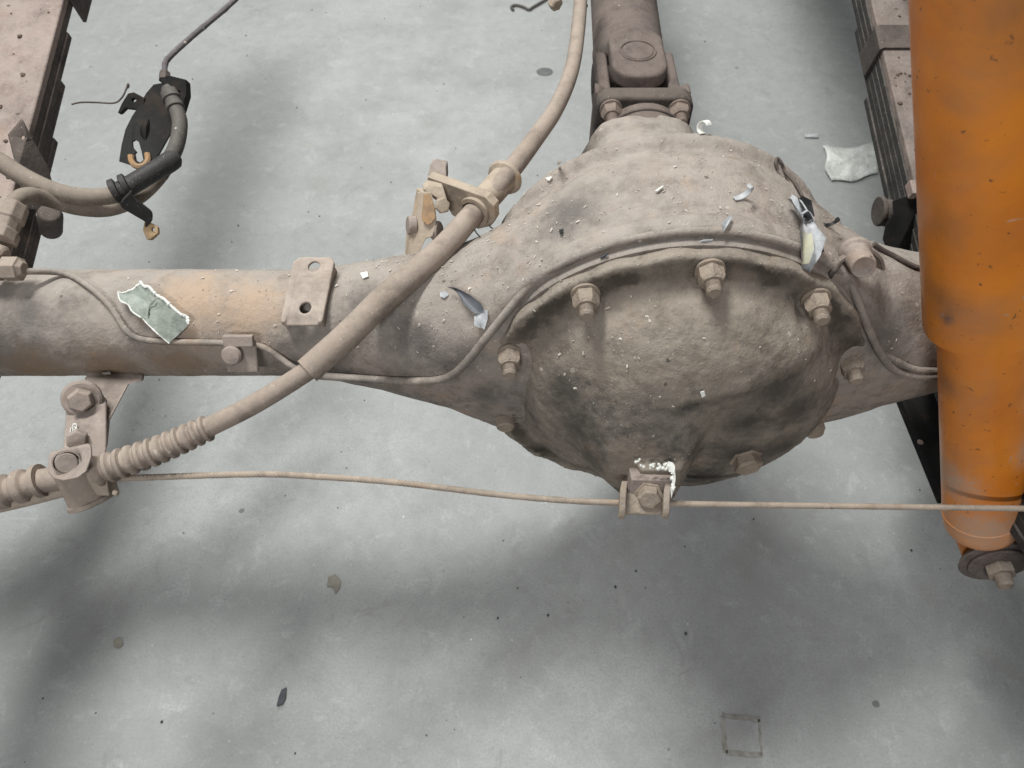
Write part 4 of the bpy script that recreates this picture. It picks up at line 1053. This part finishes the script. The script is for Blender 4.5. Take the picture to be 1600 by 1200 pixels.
# bolt end and clip at the top edge
tb = thing('bracket_bolt', 'small dusty bolt end poking into the top edge beside the handbrake cable', 'bolt', D(872, 5, .95))
m = M(); m.cyl(D(864, -20, .96), D(871, 6, .95), 0.0065, n=16)
part('shank', m, m_beige, tb)
m = M(); m.lathe(D(866, 4, .952), D(876, 12, .945) - D(866, 4, .952), [(-.004, .0075), (0.0, .0085), (.006, .0085), (.008, .006)], 6)
part('hex_end', m, m_tanbrkt, tb, bevel=0.0006)
m = M(); m.plate([[D(900, -10, .90), D(915, 2, .90), D(919, 8, .90), D(914, 17, .90), (D(900, 10, .90))]], FWD * 0.004)
single('retaining_clip', m, m_black, 'small black clip behind the handbrake cable at the top edge', 'clip', bevel=0.0005)

# ================================================================== chassis rail beyond the right edge (throws the dark right side)
m = M()
yz = [(-1.2, .80), (0.28, .80), (0.55, 0.60), (2.2, 0.60)]
for (ya, za), (yb, zb) in zip(yz, yz[1:]):
    dv = Vector((0, yb - ya, zb - za)); m.box((0.515, (ya + yb) / 2, (za + zb) / 2), (0.055, 0, 0), dv / 2, Vector((0, -dv.z, dv.y)).normalized() * 0.075)
rail = single('chassis_rail', m, m_rail, 'black chassis side rail just outside the right picture edge', 'frame rail', bevel=0.006, loc=Vector((0.515, 0.15, 0.72)))

# ================================================================== paint flakes and debris
def flake(name, label, rows, mats, lift=0.003, curl=0.0, cols=8, edge=True, group=None, surf=True, d=None, jag=0.0006):
    """rows: list of (left pixel, right pixel) pairs down the flake; laid on the casting beneath"""
    t = None
    grid = []
    nr = len(rows)
    for i, (a, b) in enumerate(rows):
        row = []
        for j in range(cols + 1):
            s = j / cols
            x = a[0] + (b[0] - a[0]) * s; y = a[1] + (b[1] - a[1]) * s
            if surf:
                p, nn = hit(x, y)
                if p is None: p, nn = D(x, y, 0.65), (CAM - D(x, y, .65)).normalized()
            else:
                p, nn = G(x, y, 0), Vector((0, 0, 1))
            e = abs(2 * s - 1)
            hgt = lift + curl * e ** 2 + jag * noise.noise(Vector((x * 0.13, y * 0.13, 1.0))) * 2
            p = p + nn * max(hgt, 0.0012)
            if j in (0, cols): p += Vector((random.uniform(-1, 1), random.uniform(-1, 1), 0)) * jag * 1.5
            row.append(p)
        grid.append(row)
    m = M(); C1 = cols + 1; vs = [p for r in grid for p in r]; n = len(vs)
    nn_ = (CAM - vs[n // 2]).normalized()
    vs2 = [p - nn_ * 0.0009 for p in vs]
    fs = []
    for i in range(nr - 1):
        for j in range(cols):
            q = [i * C1 + j, i * C1 + j + 1, (i + 1) * C1 + j + 1, (i + 1) * C1 + j]
            fs += [q, [k + n for k in q][::-1]]
    bd = [j for j in range(C1)] + [i * C1 + cols for i in range(1, nr)] + [(nr - 1) * C1 + j for j in range(cols - 1, -1, -1)] + [i * C1 for i in range(nr - 2, 0, -1)]
    for k in range(len(bd)):
        a, b = bd[k], bd[(k + 1) % len(bd)]; fs.append([a, a + n, b + n, b])
    m.add(vs + vs2, fs)
    loc = sum(vs, Vector()) / n
    r = thing(name, label, 'flake', loc, group)
    return r, m, grid, bd, vs
def finish_flake(r, m, mat, ang=60, nm='sheet'): return part(nm, m, mat, r, ang=ang)

# 1: big grey-green flake with white crumbly edge on the left tube
rows = []
for i in range(11):
    s = i / 10
    a = (192 + (270 - 192) * s, 467 + (530 - 467) * s + 3 * math.sin(s * 3.1)); b = (226 + (303 - 226) * s, 451 + (505 - 451) * s - 4 * math.sin(s * 3.1))
    rows.append((a, b))
r, m, grid, bd, vs = flake('paint_flake', 'large grey green paint flake with white torn edge on the left tube', rows, None, 0.006, 0.003, 10, jag=0.0010)
finish_flake(r, m, m_fgreen)
m = M()
edge = [g[-1] for g in grid]; edge0 = grid[0]; lft = [g[0] for g in grid]
for P_, r0 in ((catmull(edge, 8), 0.0015), (catmull(edge0, 6), 0.0013), (catmull(lft, 8), 0.0007)):
    m.tube(P_, [r0 * (0.7 + 0.9 * abs(noise.noise(Vector((i * 0.5, r0 * 900, 0))))) for i in range(len(P_))], 6)
part('torn_edge', m, m_white, r, ang=30)
# crease across it
m = M(); P_ = catmull([grid[5][2] + Vector((0, -.001, .0016)), grid[4][5] + Vector((0, -.001, .0016)), grid[4][8] + Vector((0, -.001, .0012))], 8); m.tube(P_, 0.0006, 6)
part('crease', m, m_fgreen, r)

# 2: dark twisted flake with white end near the flange
rows = [((703, 452), (716, 456)), ((716, 453), (718, 462)), ((728, 459), (722, 468)), ((741, 464), (730, 478)), ((757, 474), (742, 486)), ((765, 486), (750, 492))]
r, m, grid, bd, vs = flake('paint_flake', 'dark grey twisted paint flake with white end left of the flange', rows, None, 0.006, 0.002, 6)
finish_flake(r, m, m_fgrey)
rows = [((765, 485), (750, 490)), ((763, 497), (750, 497)), ((760, 504), (749, 505)), ((757, 510), (752, 509))]
_, m2, g2, _, _ = flake('tmp', 'tmp', rows, None, 0.005, 0.0, 4, jag=0.0012)
bpy.data.objects.remove(_ if isinstance(_, bpy.types.Object) else bpy.data.objects['tmp']) if 'tmp' in bpy.data.objects else None
part('white_end', m2, m_fpale, r, ang=60)

# 3: big pale flake with black part on the right dome
rows = [((1219, 322), (1226, 319)), ((1226, 330), (1236, 330)), ((1233, 345), (1250, 344)), ((1238, 356), (1258, 356)), ((1238, 372), (1266, 370)), ((1239, 388), (1271, 384)), ((1246, 400), (1268, 394)), ((1253, 412), (1258, 411))]
r, m, grid, bd, vs = flake('paint_flake', 'large pale grey torn flake with a black patch on the right of the dome', rows, None, 0.007, 0.004, 8, jag=0.0014)
finish_flake(r, m, m_fpale)
rows = [((1232, 322), (1236, 325)), ((1234, 332), (1250, 330)), ((1238, 344), (1254, 342)), ((1240, 356), (1254, 352)), ((1244, 360), (1247, 360))]
_, m2, g2, _, _ = flake('tmp', 'tmp', rows, None, 0.0102, 0.002, 6, jag=0.001); bpy.data.objects.remove(bpy.data.objects['tmp'])
part('black_patch', m2, m_fblack, r, ang=60)
rows = [((1238, 376), (1252, 378)), ((1240, 388), (1256, 388)), ((1246, 396), (1252, 396))]
_, m2, g2, _, _ = flake('tmp', 'tmp', rows, None, 0.0108, 0.001, 4); bpy.data.objects.remove(bpy.data.objects['tmp'])
part('yellow_stain', m2, m_fyellow, r, ang=60)
m = M(); m.band(catmull([grid[2][2] + Vector((0, -.004, .005)), grid[2][6] + Vector((0, -.004, .007)), grid[3][7] + Vector((0, -.004, .005))], 5), Vector((0, -.0016, .001)), 0.0006)
part('curled_strip', m, m_fpale, r)

# 4..: curls and chips
def curl(label, px, py, rad_, turns, wid, mat, d3=Vector((0.8, 0.5, 0.1)), name='paint_curl'):
    p, nn = hit(px, py)
    if p is None: p, nn = D(px, py, .66), Vector((0, 0, 1))
    u = (d3 - nn * d3.dot(nn)).normalized(); v = nn.cross(u)
    pts = []
    N = 18
    for k in range(N + 1):
        a = turns * 2 * math.pi * k / N - 0.5
        rr = rad_ * (1 - 0.35 * k / N)
        pts.append(p + nn * (rad_ + 0.001 - rr * math.cos(a)) + v * rr * math.sin(a) + u * 0.004 * k / N)
    m = M(); m.band(pts, u * wid, 0.0007)
    return single(name, m, mat, label, 'flake', 'paint curls on the dome')
curl('small white curl near the pinion end of the dome', 1095, 209, 0.0052, 0.75, 0.0030, m_white)
curl('pale grey curl in the middle of the dome, right of centre', 1152, 310, 0.0085, 0.6, 0.0022, m_fpale, Vector((0.5, -0.8, 0)))
curl('black thin curl on the right of the dome', 1289, 352, 0.0060, 0.7, 0.0014, m_fblack, Vector((0.5, -0.8, 0)))
def chip(label, pts, mat, lift=0.002, name='paint_chip'):
    q = []
    for x, y in pts:
        p, nn = hit(x, y)
        if p is None: p, nn = D(x, y, .66), Vector((0, 0, 1))
        q.append(p + nn * (lift + random.uniform(0, 0.0015)))
    m = M(); m.plate([q], -nn * 0.0008)
    return single(name, m, mat, label, 'flake', 'paint chips on the axle')
chip('slim grey chip lying across the brake pipe at the flange top', [(1125, 356), (1138, 343), (1142, 345), (1136, 356), (1128, 360)], m_fpale, 0.004)
chip('slim pale chip below the brake pipe at the flange top', [(1083, 376), (1098, 369), (1113, 370), (1110, 374), (1096, 376), (1085, 380)], m_fpale, 0.003)
chip('small white sliver in the middle of the dome', [(1023, 302), (1034, 294), (1037, 295), (1028, 303)], m_white)
chip('white square chip on the upper left of the dome', [(856, 281), (863, 277), (865, 279), (860, 284)], m_white)
chip('tiny white chip above the dome left shoulder', [(872, 256), (877, 255), (877, 259), (873, 262)], m_white)
chip('white crumpled chip on the tube right of the channel bracket', [(563, 428), (575, 427), (577, 434), (568, 437)], m_white, 0.001)
chip('silver crumpled chip beside the dark twisted flake', [(688, 458), (698, 455), (702, 461), (695, 467), (689, 464)], m_fpale, 0.001)
chip('white chip stuck low on the cover', [(1092, 609), (1099, 607), (1101, 614), (1096, 617)], m_white, 0.003)
chip('dark sliver standing on the flange rim', [(937, 397), (948, 391), (950, 393), (940, 402)], m_fgrey, 0.003)
chip('dark fleck on the left shoulder of the dome', [(876, 362), (882, 360), (881, 367), (877, 368)], m_fblack)
chip('white chip on the top edge of the hanger plate', [(160, 580), (172, 579), (174, 582), (163, 583)], m_white, 0.001)
# shavings scattered over everything that faces up
m = M(); cnt = 0
from math import exp
while cnt < 1500:
    x = random.uniform(-0.35, 0.33); y = random.uniform(-0.15, 0.20)
    best = None
    for b in (bv_house, bv_cover):
        r_ = b.ray_cast(Vector((x, y, 0.9)), Vector((0, 0, -1)))
        if r_[0] is not None and (best is None or r_[0].z > best[0].z): best = r_
    if best is None: continue
    p, nn = best[0], best[1]
    if nn.z < 0: nn = -nn
    if nn.z < 0.25: continue
    wgt = 0.22 + 0.9 * exp(-((x + 0.04) / 0.10) ** 2) * exp(-((y + 0.0) / 0.09) ** 2) + 0.35 * (noise.noise(Vector((x * 18, y * 18, 0))) > 0.05)
    if random.random() > wgt: continue
    cnt += 1
    u = nn.cross(Vector((random.uniform(-1, 1), random.uniform(-1, 1), random.uniform(-1, 1)))).normalized(); v = nn.cross(u)
    l = random.choice([0.0003, 0.0004, 0.0004, 0.0006, 0.0008, 0.0013]) * random.uniform(0.7, 1.2); wd = l * random.uniform(0.25, 0.7)
    q = p + nn * 0.0006; tl_ = nn * random.uniform(-0.4, 0.8) * l
    m.add([q - u * l - v * wd, q + u * l - v * wd + tl_, q + u * l + v * wd + tl_, q - u * l + v * wd, q + nn * 0.0006], [[0, 1, 4], [1, 2, 4], [2, 3, 4], [3, 0, 4]])
me = bpy.data.meshes.new('metal_shavings'); me.from_pydata([tuple(v) for v in m.v], [], m.f); me.materials.append(m_shav)
o = bpy.data.objects.new('metal_shavings', me); sc.collection.objects.link(o)
tag(o, 'fine pale shavings scattered over the top of the axle and dome', 'shavings', None, 'stuff')

# ---- on the floor
def floor_poly(name, label, pts, mat, h=0.002, cat='debris', group=None, bevel=0.0, z=0.0008):
    m = M(); m.plate([[G(x, y) + Vector((0, 0, z + random.uniform(0, h * 0.4))) for x, y in pts]], Vector((0, 0, h)))
    return single(name, m, mat, label, cat, group, bevel=bevel)
n = NT('crumpled_clear_film')
col = n.mix(n.ramp(n.noise(25, 6, 0.7, dist=0.8), 0.35, 0.65), (0.52, 0.54, 0.51), (0.74, 0.76, 0.72))
m_film = n.out(col, 0.3, n.bump(n.noise(38, 5, 0.7, dist=0.8), 0.8, 0.012), 0.5)
# crumpled film: a bent sheet grid
m = M(); N1, N2 = 16, 12; vs = []
for i in range(N1 + 1):
    for j in range(N2 + 1):
        s, t_ = i / N1, j / N2
        a = Vector((1284 + 4 * math.sin(t_ * 7), 232 + 52 * t_)); b = Vector((1376 + 6 * math.sin(t_ * 5), 227 + 50 * t_))
        px = a.x + (b.x - a.x) * s + (12 * (t_) * (1 - s) ** 2); py = a.y + (b.y - a.y) * s + 3 * math.sin(s * 9 + t_ * 3) * (t_ - 0.4) + 4 * math.sin(s * 4)
        p = G(px, py); p.z = 0.004 + 0.007 * abs(noise.noise(Vector((px * 0.05, py * 0.06, 2)))) + 0.004 * noise.noise(Vector((px * .15, py * .15, 5))) ** 2
        vs.append(p)
fs = [[i * (N2 + 1) + j, (i + 1) * (N2 + 1) + j, (i + 1) * (N2 + 1) + j + 1, i * (N2 + 1) + j + 1] for i in range(N1) for j in range(N2)]
m.add(vs, fs)
o = single('plastic_film', m, m_film, 'crumpled pale translucent film lying on the floor near the right spring', 'film', ang=40)
s_ = o.modifiers.new('solid', 'SOLIDIFY'); s_.thickness = 0.0015
m_dark = plain('dark_chip', (0.035, 0.038, 0.045), (0.055, 0.06, 0.07), 0.6, 80)
m_tan = plain('tan_spot', (0.24, 0.22, 0.185), (0.19, 0.175, 0.15), 0.7, 60)
floor_poly('floor_chip', 'dark grey elongated chip lying on the floor at the lower left', [(441, 1078), (448, 1075), (447, 1092), (442, 1101), (433, 1104), (436, 1090)], m_dark)
floor_poly('floor_chip', 'small pale strip on the floor behind the dome right', [(1256, 211), (1278, 211), (1278, 217), (1257, 216)], m_fpale)
floor_poly('dried_splat', 'tan dried splat on the floor below the left tube shadow', [(513, 902), (524, 898), (533, 908), (532, 918), (524, 928), (520, 917), (511, 916)], m_tan, 0.0006)
floor_poly('dried_splat', 'round brown dried spot on the floor at the far lower left', [(178 + 8 * math.cos(k * .63), 1005 + 8 * math.sin(k * .63)) for k in range(10)][:10] and [(185 + 8 * math.cos(k * .63), 1005 + 8 * math.sin(k * .63)) for k in range(10)], m_tan, 0.0005)
m = M(); m.tube(catmull([G(x, y, 0.003) for x, y in [(802, 16), (799, 11), (806, 8), (818, 11), (826, 15), (833, 11), (845, 4), (855, -2)]], 5), 0.0034, 8)
single('rubber_scrap', m, m_hosedark, 'dark wavy scrap of rubber on the floor at the top', 'debris')
floor_poly('oil_spot', 'dark oval oil spot on the floor left of the handbrake cable', [(851 + 13 * math.cos(k * .45), 112.5 + 6 * math.sin(k * .45)) for k in range(14)], plain('oil', (0.075, 0.08, 0.08), (0.11, 0.115, 0.115), 0.5, 40), 0.0004, 'stain')
# square adhesive mark
m = M()
n = NT('old_adhesive'); m_adh = n.out(n.mix(n.ramp(n.noise(50, 5, 0.7), 0.35, 0.65), (0.19, 0.18, 0.16), (0.30, 0.29, 0.27)), 0.7)
pts = [(1129, 1118), (1186, 1124), (1190, 1180), (1133, 1176)]
for k in range(4):
    a = G(*pts[k], 0.0006); b = G(*pts[(k + 1) % 4], 0.0006)
    pth = [a + (b - a) * (i / 10) + Vector((random.uniform(-.0008, .0008), random.uniform(-.0008, .0008), 0)) for i in range(11)]
    m.band(pth, Vector(((b - a).y, -(b - a).x, 0)).normalized() * (0.0028 if k != 1 else 0.0014), 0.0005)
single('adhesive_mark', m, m_adh, 'faint square adhesive outline on the floor at the lower right', 'mark')
# loose grit
m = M()
for k in range(260):
    x = random.uniform(-0.9, 0.9); y = random.uniform(-0.45, 1.6); r_ = random.choice([0.0005, 0.0007, 0.001, 0.0016]) * random.uniform(0.6, 1.2)
    m.lathe((x, y, 0), (random.uniform(-.4, .4), random.uniform(-.4, .4), 1), [(0, r_), (r_ * .5, r_ * 1.1), (r_, r_ * .5)], 5, rot=random.random())
o = single('grit', m, m_dark, 'loose dark grit sprinkled over the concrete floor', 'grit', None, 'stuff', ang=20, loc=Vector((0, 0, 0)))
for o in list(sc.objects):
    if o.name.startswith('tmp'): bpy.data.objects.remove(o)
